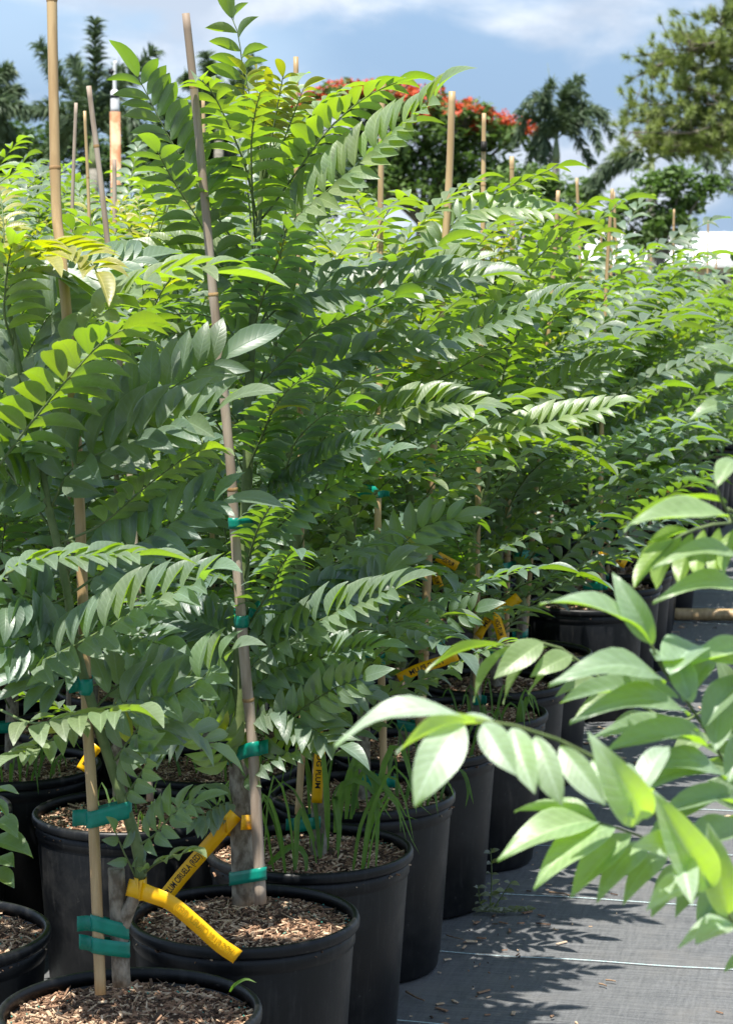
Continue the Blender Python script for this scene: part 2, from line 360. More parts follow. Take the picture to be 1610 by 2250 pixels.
def arch_path(length, el0, el1, az, base, n=10, twist=0.):
    P = [np.asarray(base, float)]; st = length / (n - 1)
    for i in range(n - 1):
        t = i / (n - 2); e = R(el0 + (el1 - el0) * t ** 1.2); a = az + twist * t
        P.append(P[-1] + st * np.array([math.cos(e) * math.cos(a), math.cos(e) * math.sin(a), math.sin(e)]))
    return np.array(P)
class Sapling:
    def __init__(s, base, label, group=None, hero=True):
        s.base = np.asarray(base, float); s.o = empty('fruit_sapling', s.base); tag(s.o, label, 'sapling', group); s.fr = []; s.hero = hero; s.loose = []
    def stem(s, path, rad, name='trunk', mat='stem', n=24, sides=10, parent=None):
        p = smooth_path(path, n); r = np.interp(np.linspace(0, 1, n), np.linspace(0, 1, len(rad)), rad)
        v, f = tube(p - s.base, r, sides); return obj(name, mesh(name, v, f, M[mat]), parent or s.o)
    def frond(s, *a, **k):
        s.fr.append(make_frond(*a, **k))
    def leaf(s, *a):                                            # a loose leaflet on the last frond
        s.fr[-1][1].append(a)
    def finish(s, limit=300, big=False, var=None, meshes=None):
        var = var or (FV if big else LV); meshes = meshes or (FM if big else LM)
        sc = []
        for fi, (_, it) in enumerate(s.fr):
            for li, (k, m, t) in enumerate(it):
                c = m[:3, 3] + m[:3, 0] * .5; x, y, z = toPX(c); inside = -40 < x < 1650 and -40 < y < 2290
                sc.append(((0 if inside else 10) + z, fi, li))
        sc.sort(); keep = {(a, b) for _, a, b in sc[:limit]}; rest = []
        for fi, ((rv, rf), it) in enumerate(s.fr):
            b = rv[:5].mean(0); fo = obj('frond', mesh('frond_rachis', rv - b, rf, M['stem']), s.o, loc=b - s.base)
            for li, (k, m, t) in enumerate(it):
                if (fi, li) in keep:
                    mm = m.copy(); mm[:3, 3] -= b; lo = obj('leaflet', meshes[k], fo, mat=mm); lo.color = (t[0], t[1], t[2], 1)
                else:
                    mm = m.copy(); mm[:3, 3] -= s.base; rest.append((k, mm, t))
        if rest: tag(obj('leaflet_mass', bake('leaflet_mass', CV, rest, mats=[M['leaf']]), s.o), kind='stuff')
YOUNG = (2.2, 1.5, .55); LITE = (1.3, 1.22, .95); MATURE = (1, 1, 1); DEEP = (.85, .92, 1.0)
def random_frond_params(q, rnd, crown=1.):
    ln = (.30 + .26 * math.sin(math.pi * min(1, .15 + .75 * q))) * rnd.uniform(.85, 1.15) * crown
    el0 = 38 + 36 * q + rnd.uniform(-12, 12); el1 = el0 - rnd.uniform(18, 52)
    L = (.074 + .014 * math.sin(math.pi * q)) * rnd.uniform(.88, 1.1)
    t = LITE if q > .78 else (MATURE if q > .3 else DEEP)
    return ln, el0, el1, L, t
def trunk_path(base, h, rnd, lean=(0, 0), z0=.37):
    p = [np.array([base[0], base[1], z0 - .03])]
    for i in range(1, 6):
        t = i / 5; p.append(np.array([base[0] + lean[0] * t ** 1.3 + rnd.uniform(-.02, .02), base[1] + lean[1] * t + rnd.uniform(-.02, .02), z0 + h * t]))
    return p
# shared frond shapes for the plants further off
rv_ = random.Random(77); SHARED = []
for i in range(12):
    q = .15 + .07 * i if i < 11 else .95
    ln, e0, e1, L, t = random_frond_params(q, rv_)
    (rv, rf), it = make_frond(arch_path(ln, e0, e1, 0, (0, 0, 0), 9, rv_.uniform(-.4, .4)), (rv_.uniform(-.2, .2) - .25, rv_.uniform(-.35, .35), 1), int(ln * 26), L, rv_, tint=t)
    SHARED.append(bake('frond', CV, it, (rv, rf)))
SY = []
for i in range(3):
    (rv, rf), it = make_frond(arch_path(.17, 75, 35, 0, (0, 0, 0), 7), (-.5, rv_.uniform(-.3, .3), 1), 7, .04, rv_, tint=YOUNG, ratio=.35, vee=.35)
    SY.append(bake('frond', CV, it, (rv, rf)))

# ------------------------------------------------------------------ pots
def chips(n, rad, seed, s=1.):
    r = random.Random(seed); parts = {0: [], 1: [], 2: []}; V, Fc, mi = [], [], []
    for i in range(n):
        rr = rad * math.sqrt(r.random()); a = r.uniform(0, 6.283); c = np.array([rr * math.cos(a), rr * math.sin(a), .004 + r.uniform(0, .010) + .010 * (1 - rr / rad)])
        L = r.choice([.004, .006, .008, .011, .015, .022, .034]) * r.uniform(.7, 1.3) * s; W = r.choice([.0007, .001, .0015, .0022, .0034]) * r.uniform(.7, 1.2) * s; H = r.uniform(.0006, .0016)
        if r.random() < .025: L *= 1.8; W *= 2.4
        az = r.uniform(0, 6.283); el = r.gauss(0, .25); X = np.array([math.cos(az) * math.cos(el), math.sin(az) * math.cos(el), math.sin(el)])
        Y = nrm(np.cross([0, 0, 1], X) + np.array([0, 0, r.gauss(0, .35)])); Z = np.cross(X, Y); o = len(V)
        for sx in (-1, 1):
            for sy, sz in ((-1, -1), (1, -1), (.8, 1), (-.7, 1)):
                V.append(c + X * L * .5 * sx + Y * W * sy * (1 if sx < 0 else r.uniform(.3, 1)) + Z * H * sz)
        Fc += [(o, o + 1, o + 5, o + 4), (o + 1, o + 2, o + 6, o + 5), (o + 2, o + 3, o + 7, o + 6), (o + 3, o, o + 4, o + 7), (o + 3, o + 2, o + 1, o), (o + 4, o + 5, o + 6, o + 7)]
        mi += [r.choices([0, 1, 2], [.27, .40, .33])[0]] * 6
    for i in range(n // 90):
        rr = rad * math.sqrt(r.random()); a = r.uniform(0, 6.283); o = len(V); c = np.array([rr * math.cos(a), rr * math.sin(a), .016]); q = .0023
        for d in ((q, 0, 0), (-q, 0, 0), (0, q, 0), (0, -q, 0), (0, 0, q), (0, 0, -q)): V.append(c + np.array(d))
        for x in (0, 1):
            for y in (2, 3):
                for z in (4, 5): Fc.append((o + x, o + y, o + z)); mi.append(3)
    return mesh('mulch', V, Fc, [M['chip_a'], M['chip_b'], M['chip_c'], M['bead']], mi=mi, smooth=False)
PR = .213; PH = .41; SOILZ = .375
wall_me = mesh('pot_wall', *lathe([(0, .004), (.168, .004), (.172, 0), (.176, .006), (.1785, .03), (.1815, .034), (.204, .355), (.2035, .357), (.2075, .361), (.208, .392), (.2055, .392), (.199, .36), (.175, .06), (0, .05)], 72), M['pot'])
rim_me = mesh('rim', *lathe([(.2065, .3895), (.213, .388), (.2155, .392), (.2158, .402), (.2135, .4075), (.2085, .41), (.2035, .408), (.2025, .398), (.2035, .386), (.2065, .3895)], 72), M['pot'])
sv, sf = lathe([(.2045, SOILZ - .006), (.17, SOILZ), (.12, SOILZ + .004), (.06, SOILZ + .007), (.001, SOILZ + .008)], 40)
rs = random.Random(3); sv[:, 2] += np.array([rs.uniform(-.004, .004) for _ in sv]); soil_me = mesh('soil', sv, sf, M['soil'])
near_chips = [chips(5200, .198, 11 + i) for i in range(2)]; far_chips = [chips(900, .198, 31 + i, 1.4) for i in range(2)]
def pot(pos, label, group=None, near=True, seed=0, tilt=(0, 0)):
    r = random.Random(seed + 900); o = empty('nursery_pot', (pos[0], pos[1], .004), r.uniform(0, 6.28)); tag(o, label, 'plant pot', group)
    obj('pot_wall', wall_me, o); obj('rim', rim_me, o); obj('soil', soil_me, o)
    c = obj('mulch', (near_chips if near else far_chips)[seed % 2], o, loc=(0, 0, SOILZ - .002)); tag(c, kind='stuff')
    return o
# ------------------------------------------------------------------ bamboo stakes, ties and tags
def stake(path, r0, r1, label, group=None, mat='bamboo', nodes=None, seed=0, cut=True):
    """path from the soil upwards; the cane is a tube with swollen nodes"""
    rn = random.Random(seed); P = smooth_path(path, 60); base = P[0].copy(); o = empty('bamboo_stake', base); tag(o, label, 'stake', group)
    n = len(P); rad = np.linspace(r0, r1, n); s = np.linspace(0, np.linalg.norm(np.diff(P, axis=0), axis=1).sum(), n)
    if nodes is None:
        nodes = []; z = rn.uniform(.08, .25)
        while z < s[-1] - .03: nodes.append(z); z += rn.uniform(.19, .30)
    nodes = [z for z in nodes if z < s[-1] - .01]
    for z in nodes: rad = rad * (1 + .10 * np.exp(-((s - z) / .012) ** 2))
    v, f = tube(P - base, rad, 12); obj('cane', mesh('cane', v, f, M[mat]), o)
    for z in nodes:
        c = np.array([np.interp(z, s, P[:, i]) for i in range(3)]) - base; i = int(z / s[-1] * (n - 1)); T = nrm(P[min(i + 1, n - 1)] - P[i]); rr = np.interp(z, s, rad)
        v, f = tube([c - T * .0035, c - T * .0012, c + T * .0012, c + T * .0035], [rr * 1.0, rr * 1.09, rr * 1.09, rr * 1.0], 12, cap=False)
        obj('node', mesh('node', v, f, M['node']), o)
    o['path'] = [0.0]; del o['path']
    return o, P
def path_at_z(P, z):
    P = np.asarray(P); i = np.argsort(P[:, 2]); return np.array([np.interp(z, P[i, 2], P[i, 0]), np.interp(z, P[i, 2], P[i, 1]), z])
def tie(pa, ra, pb, rb, width, label, group=None, tail=None, tilt=0.):
    """plastic tape wound round cane a and stem b, with a loose tail"""
    pa = np.asarray(pa, float); pb = np.asarray(pb, float); c = (pa + pb) / 2
    pts = []
    for q, r in ((pa, ra + .0012), (pb, rb + .0012)):
        for k in range(20):
            a = 2 * math.pi * k / 20; pts.append((q[0] + r * math.cos(a), q[1] + r * math.sin(a)))
    pts = sorted(set(pts))
    def half(ps):
        h = []
        for p in ps:
            while len(h) > 1 and (h[-1][0] - h[-2][0]) * (p[1] - h[-2][1]) - (h[-1][1] - h[-2][1]) * (p[0] - h[-2][0]) <= 0: h.pop()
            h.append(p)
        return h
    hull = half(pts)[:-1] + half(pts[::-1])[:-1]
    o = empty('plant_tie', c); tag(o, label, 'plant tie', group); V, Fc = [], []
    d = pb - pa; dl = max(1e-4, np.hypot(d[0], d[1]))
    for (x, y) in hull:
        z = pa[2] + (pb[2] - pa[2]) * np.clip(((x - pa[0]) * d[0] + (y - pa[1]) * d[1]) / dl ** 2, -.2, 1.2)
        for k, (off, zz) in enumerate(((0, -.5), (0, -.17), (0, .17), (0, .5))):
            wob = .0006 * math.sin(9 * k + 31 * x); V.append(np.array([x + wob, y - abs(wob), z + zz * width]) - c)
    n = len(hull)
    for i in range(n):
        j = (i + 1) % n
        for k in range(3): Fc.append((4 * i + k, 4 * j + k, 4 * j + k + 1, 4 * i + k + 1))
    me = mesh('band', V, Fc, M['tie']); b = obj('band', me, o); md = b.modifiers.new('thick', 'SOLIDIFY'); md.thickness = .0009; md.offset = 1
    if tail:
        V, Fc = [], []; x0 = min(hull)[0]; y0 = [h[1] for h in hull if h[0] == x0][0]
        sgn = tail[0] / abs(tail[0])
        if sgn > 0: x0, y0 = max(hull)
        z0 = path = (pa[2] if (sgn < 0) == (pa[0] < pb[0]) else pb[2]); m = 7
        for i in range(m + 1):
            t = i / m; x = x0 + sgn * -.004 + tail[0] * t; yy = y0 - .003 + .004 * math.sin(4 * t); zc = z0 + tail[1] * t
            for k in (-.5, 0, .5): V.append(np.array([x, yy + .0015 * k, zc + k * width * .95]) - c)
        for i in range(m):
            for k in range(2): Fc.append((3 * i + k, 3 * i + 3 + k, 3 * i + 4 + k, 3 * i + 1 + k))
        b = obj('loose_end', mesh('loose_end', V, Fc, M['tie']), o); md = b.modifiers.new('thick', 'SOLIDIFY'); md.thickness = .0008
    return o
def text_mesh(txt):
    cu = bpy.data.curves.new('t', 'FONT'); cu.body = txt; cu.size = 1; cu.offset = .018; cu.align_x = 'LEFT'; to = bpy.data.objects.new('t', cu); col.objects.link(to)
    bpy.context.view_layer.update(); me = to.evaluated_get(bpy.context.evaluated_depsgraph_get()).to_mesh()
    v = np.array([x.co[:] for x in me.vertices]); f = [tuple(p.vertices) for p in me.polygons]
    to.to_mesh_clear(); bpy.data.objects.remove(to); bpy.data.curves.remove(cu)
    return v, f
def plant_tag(path, across, width, label, group=None, text=None, textmat='ink', span=(.1, .9), mirror=False, hgt=.5, loop=None, n=26, front=None):
    """strip of vinyl along path; across = width direction"""
    P = smooth_path(path, n); c = P[0].copy(); o = empty('plant_tag', c); tag(o, label, 'plant tag', group)
    T = np.gradient(P, axis=0); T /= np.linalg.norm(T, axis=1)[:, None]
    A = np.array([nrm(np.asarray(across) - t * (np.asarray(across) @ t)) for t in T]); Nn = np.cross(T, A)
    tocam = np.array([0, 0, CAMH]) - P[n // 2]
    if Nn[n // 2] @ tocam < 0: Nn = -Nn
    V, Fc = [], []
    for i in range(n):
        for k in (-.5, 0, .5): V.append(P[i] + A[i] * width * k - c)
    for i in range(n - 1):
        for k in range(2): Fc.append((3 * i + k, 3 * i + 3 + k, 3 * i + 4 + k, 3 * i + 1 + k))
    b = obj('strip', mesh('strip', V, Fc, M['tagm']), o); md = b.modifiers.new('thick', 'SOLIDIFY'); md.thickness = .0006; md.offset = 0
    if loop is not None:
        lp = smooth_path(loop[0], 20); lt = np.gradient(lp, axis=0); la = np.asarray(loop[1], float); V, Fc = [], []
        for i in range(20):
            t = nrm(lt[i]); a = nrm(la - t * (la @ t))
            for k in (-.5, .5): V.append(lp[i] + a * width * loop[2] * k - c)
        for i in range(19): Fc.append((2 * i, 2 * i + 2, 2 * i + 3, 2 * i + 1))
        b = obj('loop', mesh('loop', V, Fc, M['tagm']), o); md = b.modifiers.new('thick', 'SOLIDIFY'); md.thickness = .0006; md.offset = 0
    if text:
        v, f = text_mesh(text); x0, x1 = v[:, 0].min(), v[:, 0].max(); y0, y1 = v[:, 1].min(), v[:, 1].max()
        u = (v[:, 0] - x0) / (x1 - x0); u = span[0] + (span[1] - span[0]) * u
        h = ((v[:, 1] - y0) / (y1 - y0) - .5) * hgt * width * (-1 if mirror else 1)
        W = np.array([[np.interp(q * (n - 1), np.arange(n), X[:, i]) for i in range(3)] for q in u for X in [P]])
        WA = np.array([[np.interp(q * (n - 1), np.arange(n), A[:, i]) for i in range(3)] for q in u])
        WN = np.array([[np.interp(q * (n - 1), np.arange(n), Nn[:, i]) for i in range(3)] for q in u])
        obj('lettering', mesh('lettering', W + WA * h[:, None] + WN * .0009 - c, f, M[textmat], smooth=False), o)
    return o

# ================================================================== buildings and trees far behind
def quads_cloud(centers, radii, n, size, rnd, flat=.8, droop=0.):
    """leaf-sized quads spread through clumps; returns V,F"""
    V, Fc = [], []
    k = len(centers)
    for i in range(n):
        j = rnd.randrange(k); c = np.asarray(centers[j]); d = nrm([rnd.gauss(0, 1), rnd.gauss(0, 1), rnd.gauss(0, 1)]); rr = radii[j] * rnd.random() ** .45
        p = c + d * rr * np.array([1, 1, flat]); X = nrm([rnd.gauss(0, 1), rnd.gauss(0, 1), rnd.gauss(0, .5) - droop]); Y = nrm(np.cross(X, [rnd.gauss(0, .6), rnd.gauss(0, .6), 1]))
        s = size * rnd.uniform(.6, 1.4); o = len(V)
        V += [p - X * s, p - Y * s * .45, p + X * s, p + Y * s * .45]; Fc.append((o, o + 1, o + 2, o + 3))
    return np.array(V), Fc
def limb_tree(name, base, h, crown, rnd, leafmat, n_leaf, size, label, group=None, r0=.16, flowers=None, clump=.5, flat=.75, trunk_h=.4, nb=40):
    """crown = list of (centre, radius) big lobes in world space"""
    base = np.asarray(base, float); o = empty(name, base); tag(o, label, 'tree', group)
    fork = base + np.array([0, 0, h * trunk_h]); parts = []
    v, f = tube(smooth_path([base, (base + fork) / 2 + np.array([rnd.uniform(-.1, .1), 0, 0]), fork], 8) - base, np.linspace(r0 * 1.3, r0, 8), 10); parts.append((v, f, 0))
    cs, rs = [], []
    for (c, r) in crown:
        c = np.asarray(c, float)
        mid = (fork + c) / 2 + np.array([0, 0, .1 * r]); v, f = tube(smooth_path([fork - np.array([0, 0, .1]), mid, c], 8) - base, np.linspace(r0 * .6, r0 * .15, 8), 6); parts.append((v, f, 0))
        for i in range(max(4, int(nb * (r / 1.5) ** 1.6))):
            d = nrm([rnd.gauss(0, 1), rnd.gauss(0, 1), rnd.gauss(.25, 1)]); p = c + d * r * rnd.uniform(.35, 1.) * np.array([1, 1, flat]); cs.append(p); rs.append(clump * rnd.uniform(.6, 1.3))
            if rnd.random() < .5:
                v, f = tube(smooth_path([c, (c + p) / 2 + np.array([0, 0, -.05 * r]), p], 4) - base, np.linspace(r0 * .14, r0 * .05, 4), 4); parts.append((v, f, 0))
    v, f, _ = join(parts); obj('trunk', mesh('trunk', v, f, M['wood']), o)
    v, f = quads_cloud(cs, rs, n_leaf, size, rnd); obj('crown', mesh('crown', v - base, f, M[leafmat], smooth=False), o)
    if flowers:
        fc = []; 
        for i in range(flowers[0]):
            c, r = crown[rnd.choice([i for i in range(len(crown)) if crown[i][0][2] > 6.3])]; a = rnd.uniform(0, 6.283); e = rnd.uniform(.1, 1.3)
            fc.append(np.asarray(c) + r * np.array([math.cos(a) * math.cos(e), math.sin(a) * math.cos(e), math.sin(e) * flat]) * rnd.uniform(.9, 1.12))
        v, f = quads_cloud(fc, [flowers[1] * rnd.uniform(.4, 1.2) for _ in fc], flowers[2], flowers[3], rnd); obj('blossom', mesh('blossom', v - base, f, M['flower'], smooth=False), o)
    return o
def lobes(pxs, d, rscale=1.):
    return [(PX(x, y, d + dd), r / F * d * rscale) for x, y, r, dd in pxs]
B = random.Random(21)
# flame tree
limb_tree('flame_tree', [PX(930, 600, 80)[0], 80, 0], 8.5, lobes([(760, 235, 85, 0), (850, 228, 80, 1), (930, 258, 95, 0), (1010, 270, 85, -1), (1080, 295, 75, 0), (1000, 350, 110, 0), (850, 340, 110, 0), (720, 330, 90, 0), (1125, 300, 55, 1), (930, 410, 110, 0), (1060, 400, 100, 0), (800, 410, 100, 0), (690, 240, 60, 0), (790, 215, 50, 0)], 80),
          B, 'tree_a', 13000, .16, 'spreading flame tree covered in red blossom beyond the saplings', r0=.25, flowers=(260, .30, 4200, .11), clump=.5, flat=.6)
# broadleaf trees
TR = [('broadleaf_tree', (390, 600, 62), [(330, 300, 90, 0), (390, 270, 70, 0), (440, 300, 85, 1), (300, 350, 80, 0), (500, 330, 80, 0), (400, 370, 110, 0)], 'tree_b', 9000, 'rounded dark green tree behind the rusty post', 6.5),
      ('broadleaf_tree', (1450, 600, 66), [(1440, 420, 50, 0), (1500, 395, 40, 0), (1550, 415, 38, 0), (1400, 455, 45, 0), (1470, 450, 45, 0), (1360, 470, 45, 0), (1530, 450, 35, 1), (1450, 510, 50, 0), (1390, 520, 45, 0), (1510, 510, 40, 0)], 'tree_a', 5200, 'low yellowish green tree below the pine boughs', 5),
      ('broadleaf_tree', (1250, 600, 70), [(1210, 430, 60, 0), (1270, 440, 60, 1), (1150, 410, 70, 0), (1220, 500, 90, 0), (1310, 520, 60, 0), (1130, 480, 90, 0)], 'tree_a', 9000, 'wide green tree below the drooping fan-shaped palm crown', 5),
      ('broadleaf_tree', (620, 600, 75), [(560, 380, 110, 0), (640, 370, 100, 0), (700, 400, 110, 0), (480, 400, 90, 0)], 'tree_b', 7000, 'dark tree standing left of the flame tree behind saplings', 6),
      ('broadleaf_tree', (60, 600, 60), [(20, 320, 80, 0), (110, 330, 90, 1), (190, 330, 80, 0), (60, 390, 110, 0), (240, 380, 80, 0)], 'tree_b', 8000, 'dark green tree under the plume-leaved palms', 5.5),
      ('broadleaf_tree', (1640, 600, 90), [(1635, 560, 30, 0), (1660, 540, 40, 0), (1625, 600, 30, 0)], 'tree_b', 2500, 'small dark tree at the end of the white-roofed building', 4)]
for nm, (bx, by, d), lb, mt, n, lab, h in TR:
    limb_tree(nm, [PX(bx, by, d)[0], d, 0], h, lobes(lb, d), B, mt, n, .11 if d > 60 else .1, lab, 'broadleaf trees beyond the nursery', r0=.14, clump=.38, flat=.9, nb=34)
# palms
def palm(crown_px, d, fronds, label, spear=None, plume=.16, dens=110, r=.12, seed=0):
    rn = random.Random(seed); c = PX(*crown_px, d); base = np.array([c[0] + rn.uniform(-.1, .1), d, 0]); o = empty('palm_tree', base); tag(o, label, 'palm tree', 'palms beyond the nursery')
    top = c - np.array([0, 0, .1]); P = smooth_path([base, base * .5 + np.array([top[0], top[1], max(.6, top[2] - .9)]) * .5, [top[0], top[1], top[2] - .7]], 10)
    v, f = tube(P - base, np.linspace(r * 1.25, r, 10), 12); obj('trunk', mesh('trunk', v, f, M['palm_wood']), o)
    v, f = tube(np.array([[top[0], top[1], top[2] - .72], [top[0], top[1], top[2] - .5], [top[0], top[1], top[2] + .05]]) - base, [r * 1.05, r * 1.1, r * .5], 12); obj('crown_shaft', mesh('crown_shaft', v, f, M['crownshaft']), o)
    for fr in fronds:
        pts, dd = fr[0], fr[1]; m = len(pts)
        P = smooth_path([c - np.array([0, 0, .08])] + [PX(x, y, d + dd * (i + 1) / m) for i, (x, y) in enumerate(pts)], 24)
        T = np.gradient(P, axis=0); V, Fc = tube(P, np.linspace(.028, .008, 24), 5); V = list(V)
        for i in range(dens):
            t = .08 + .92 * rn.random(); x = t * 23; b = np.array([np.interp(x, np.arange(24), P[:, k]) for k in range(3)]); tg = nrm([np.interp(x, np.arange(24), T[:, k]) for k in range(3)])
            for q in range(5):
                s = nrm(np.cross(tg, [rn.gauss(0, 1), rn.gauss(0, 1), rn.gauss(0, 1)])); L = plume * rn.uniform(.7, 1.25) * (1.15 - .5 * t) * 2.1
                e = b + nrm(s + tg * .75) * L * .6; e2 = b + nrm(s + tg * .8 + np.array([0, 0, -.45])) * L; wv = nrm(np.cross(e - b, [rn.gauss(0, 1), rn.gauss(0, 1), rn.gauss(0, 1)])) * .02
                k = len(V); V += [b - wv, b + wv, e + wv, e - wv, e2]; Fc += [(k, k + 1, k + 2, k + 3), (k + 3, k + 2, k + 4)]
        obj('frond', mesh('frond', np.array(V) - base, Fc, M['palm'], smooth=False), o)
    if spear:
        P = smooth_path([c, PX(*spear, d)], 6); v, f = tube(P - base, np.linspace(.03, .006, 6), 5); obj('spear_leaf', mesh('spear_leaf', v, f, M['crownshaft']), o)
palm((205, 290), 52, [([(210, 180), (209, 45)], -.3), ([(150, 200), (85, 95)], .5), ([(120, 240), (50, 250)], -.4), ([(260, 200), (340, 112)], .4), ([(280, 250), (310, 330)], -.6), ([(150, 280), (110, 350)], .7), ([(240, 200), (262, 150)], .8), ([(180, 190), (160, 130)], .9)],
     'plume-leaved palm with one upright frond behind the tall bamboo stake', plume=.20, seed=1)
palm((-60, 250), 50, [([(-20, 190), (25, 150)], 0), ([(0, 230), (60, 245)], -.3), ([(-10, 260), (35, 330)], .4), ([(-20, 220), (40, 200)], .7), ([(-90, 180), (-120, 120)], 0)], 'plume-leaved palm at the outer edge beside the upright-fronded one', plume=.2, seed=2)
palm((480, 240), 60, [([(465, 180), (452, 120)], 0), ([(520, 190), (560, 130)], .4), ([(440, 200), (405, 170)], -.3), ([(540, 230), (580, 250)], 0), ([(430, 240), (400, 290)], 0)], 'plume-leaved palm showing behind the tallest sapling shoot', plume=.2, seed=3)
palm((1222, 300), 74, [([(1245, 200), (1290, 215)], 0), ([(1255, 190), (1275, 175)], .6), ([(1185, 215), (1140, 250)], -.4), ([(1160, 250), (1130, 320)], .3), ([(1280, 250), (1320, 330)], -.5), ([(1300, 240), (1345, 300)], .3), ([(1240, 260), (1300, 360)], .9), ([(1190, 290), (1160, 370)], 1.),
                       ([(1195, 220), (1215, 180)], -1), ([(1250, 230), (1330, 250)], .5), ([(1200, 300), (1195, 380)], .2)], 'drooping palm with thin upright spear leaf beside the flame tree', spear=(1203, 138), plume=.22, dens=90, seed=4)
palm((1432, 345), 70, [([(1370, 335), (1285, 415)], 0), ([(1350, 370), (1300, 440)], .4), ([(1440, 260), (1470, 240)], .5), ([(1520, 320), (1580, 400)], -.4), ([(1530, 300), (1600, 350)], .5), ([(1560, 310), (1610, 420)], -.2)], 'palm with pale crown shaft standing behind the pine', spear=(1414, 98), plume=.2, seed=5)
# pine
def pine():
    rn = random.Random(8); d = 45.; base = np.array([PX(1700, 600, d)[0], d, 0]); o = empty('pine_tree', base); tag(o, 'tall pine with tufted needles and bare grey boughs', 'pine tree')
    parts = []; trunk = smooth_path([base, [base[0] - .05, d, 3.5], [base[0] - .25, d, 6.5], [base[0] - .1, d, 9]], 14); v, f = tube(trunk - base, np.linspace(.24, .08, 14), 10); parts.append((v, f, 0))
    br = [([(1680, 330), (1600, 300), (1500, 260), (1400, 250)], 0), ([(1690, 210), (1590, 170), (1480, 130), (1450, 105)], .5), ([(1690, 260), (1600, 220), (1500, 190), (1440, 180)], -.5), ([(1690, 380), (1600, 310), (1530, 330), (1450, 330)], .2),
          ([(1690, 150), (1620, 80), (1570, 40), (1560, 10)], 0), ([(1690, 60), (1640, 0), (1590, -60)], .3), ([(1690, 320), (1600, 270), (1520, 290), (1380, 290)], -.8), ([(1690, 280), (1560, 250), (1480, 230), (1370, 230)], .9),
          ([(1690, 200), (1620, 130), (1540, 110), (1500, 70)], -.6), ([(1690, 110), (1640, 60), (1600, 20)], -.4), ([(1690, 230), (1640, 190), (1590, 140), (1540, 60)], .2), ([(1690, 300), (1620, 260), (1560, 210)], -1), ([(1690, 250), (1560, 170), (1480, 140), (1430, 150)], .7), ([(1690, 330), (1540, 290), (1450, 270), (1365, 265)], .3), ([(1690, 150), (1600, 100), (1520, 110), (1480, 90)], -.9), ([(1690, 350), (1560, 320), (1470, 310), (1400, 320)], -.3)]
    tufts = []
    for pts, dd in br:
        P = smooth_path([PX(x, y, d + dd * i / 3) for i, (x, y) in enumerate(pts)], 16); v, f = tube(P - base, np.linspace(.05, .012, 16), 6); parts.append((v, f, 0))
        for i in range(36):
            t = .12 + .88 * rn.random(); b = np.array([np.interp(t * 15, np.arange(16), P[:, k]) for k in range(3)]); e = b + np.array([rn.gauss(0, .32), rn.gauss(0, .4), rn.gauss(.08, .24)])
            v, f = tube(np.array([b, (b + e) / 2 - [0, 0, .02], e]) - base, [.012, .009, .006], 4); parts.append((v, f, 0)); tufts.append((e, nrm(e - b + np.array([0, 0, .25]))))
            if rn.random() < .5: tufts.append(((b + e) / 2, nrm(e - b + np.array([0, 0, .3]))))
    v, f, _ = join(parts); obj('trunk', mesh('trunk', v, f, M['wood']), o); V, Fc = [], []
    for c, ax in tufts:
        for i in range(85):
            s = nrm([rn.gauss(0, 1), rn.gauss(0, 1), rn.gauss(0, 1)]); dr = nrm(ax * rn.uniform(.2, 1.1) + s * .9); L = rn.uniform(.11, .22); wv = nrm(np.cross(dr, s + [.1, 0, 0])) * .0085
            b = c - ax * rn.uniform(0, .10); k = len(V); V += [b - wv, b + wv, b + dr * L]; Fc.append((k, k + 1, k + 2))
    obj('crown', mesh('crown', np.array(V) - base, Fc, M['pine'], smooth=False), o)
pine()
# long low building with a white roof
def building():
    d = 130.; x0 = PX(1285, 580, d)[0]; x1 = PX(1760, 580, d)[0]; ze = PX(1500, 581, d)[2]; zr = PX(1500, 516, d)[2] + .25; o = empty('low_building', (x0, d, 0)); tag(o, 'long low beige building with a white metal roof', 'building')
    def bx(a, b):
        a, b = np.array(a), np.array(b); V = [(x, y, z) for x in (a[0], b[0]) for y in (a[1], b[1]) for z in (a[2], b[2])]
        return V, [(0, 1, 3, 2), (4, 6, 7, 5), (0, 4, 5, 1), (2, 3, 7, 6), (0, 2, 6, 4), (1, 5, 7, 3)]
    Lx = x1 - x0; obj('wall', mesh('wall', *bx((.3, .4, -.05), (Lx - .3, 8.4, ze)), M['wall'], smooth=False), o)
    V = [(-.2, -.1, ze + .02), (Lx + .2, -.1, ze + .02), (Lx + .2, 4.4, zr), (-.2, 4.4, zr), (-.2, 8.9, ze + .02), (Lx + .2, 8.9, ze + .02)]
    ro = obj('roof', mesh('roof', V, [(0, 1, 2, 3), (3, 2, 5, 4), (0, 3, 4), (1, 5, 2)], M['roof'], smooth=False), o)
    for i in range(14):
        x = -.1 + (Lx + .2) * i / 13; obj('roof_seam', mesh('roof_seam', *tube([(x, -.1, ze + .06), (x, 4.4, zr + .04)], .03, 4), M['roof'], smooth=False), ro)
    obj('fascia', mesh('fascia', *bx((-.22, -.16, ze - .16), (Lx + .22, -.1, ze + .06)), M['metal'], smooth=False), o)
    for i in range(4):
        x = 1.2 + i * 3.0; wn = obj('window', mesh('window', *bx((x, .33, .8), (x + 1.1, .41, 1.7)), M['metal'], smooth=False), o); obj('pane', mesh('pane', *bx((x + .06, .31, .86), (x + 1.04, .36, 1.64)), M['glassm'], smooth=False), wn)
building()
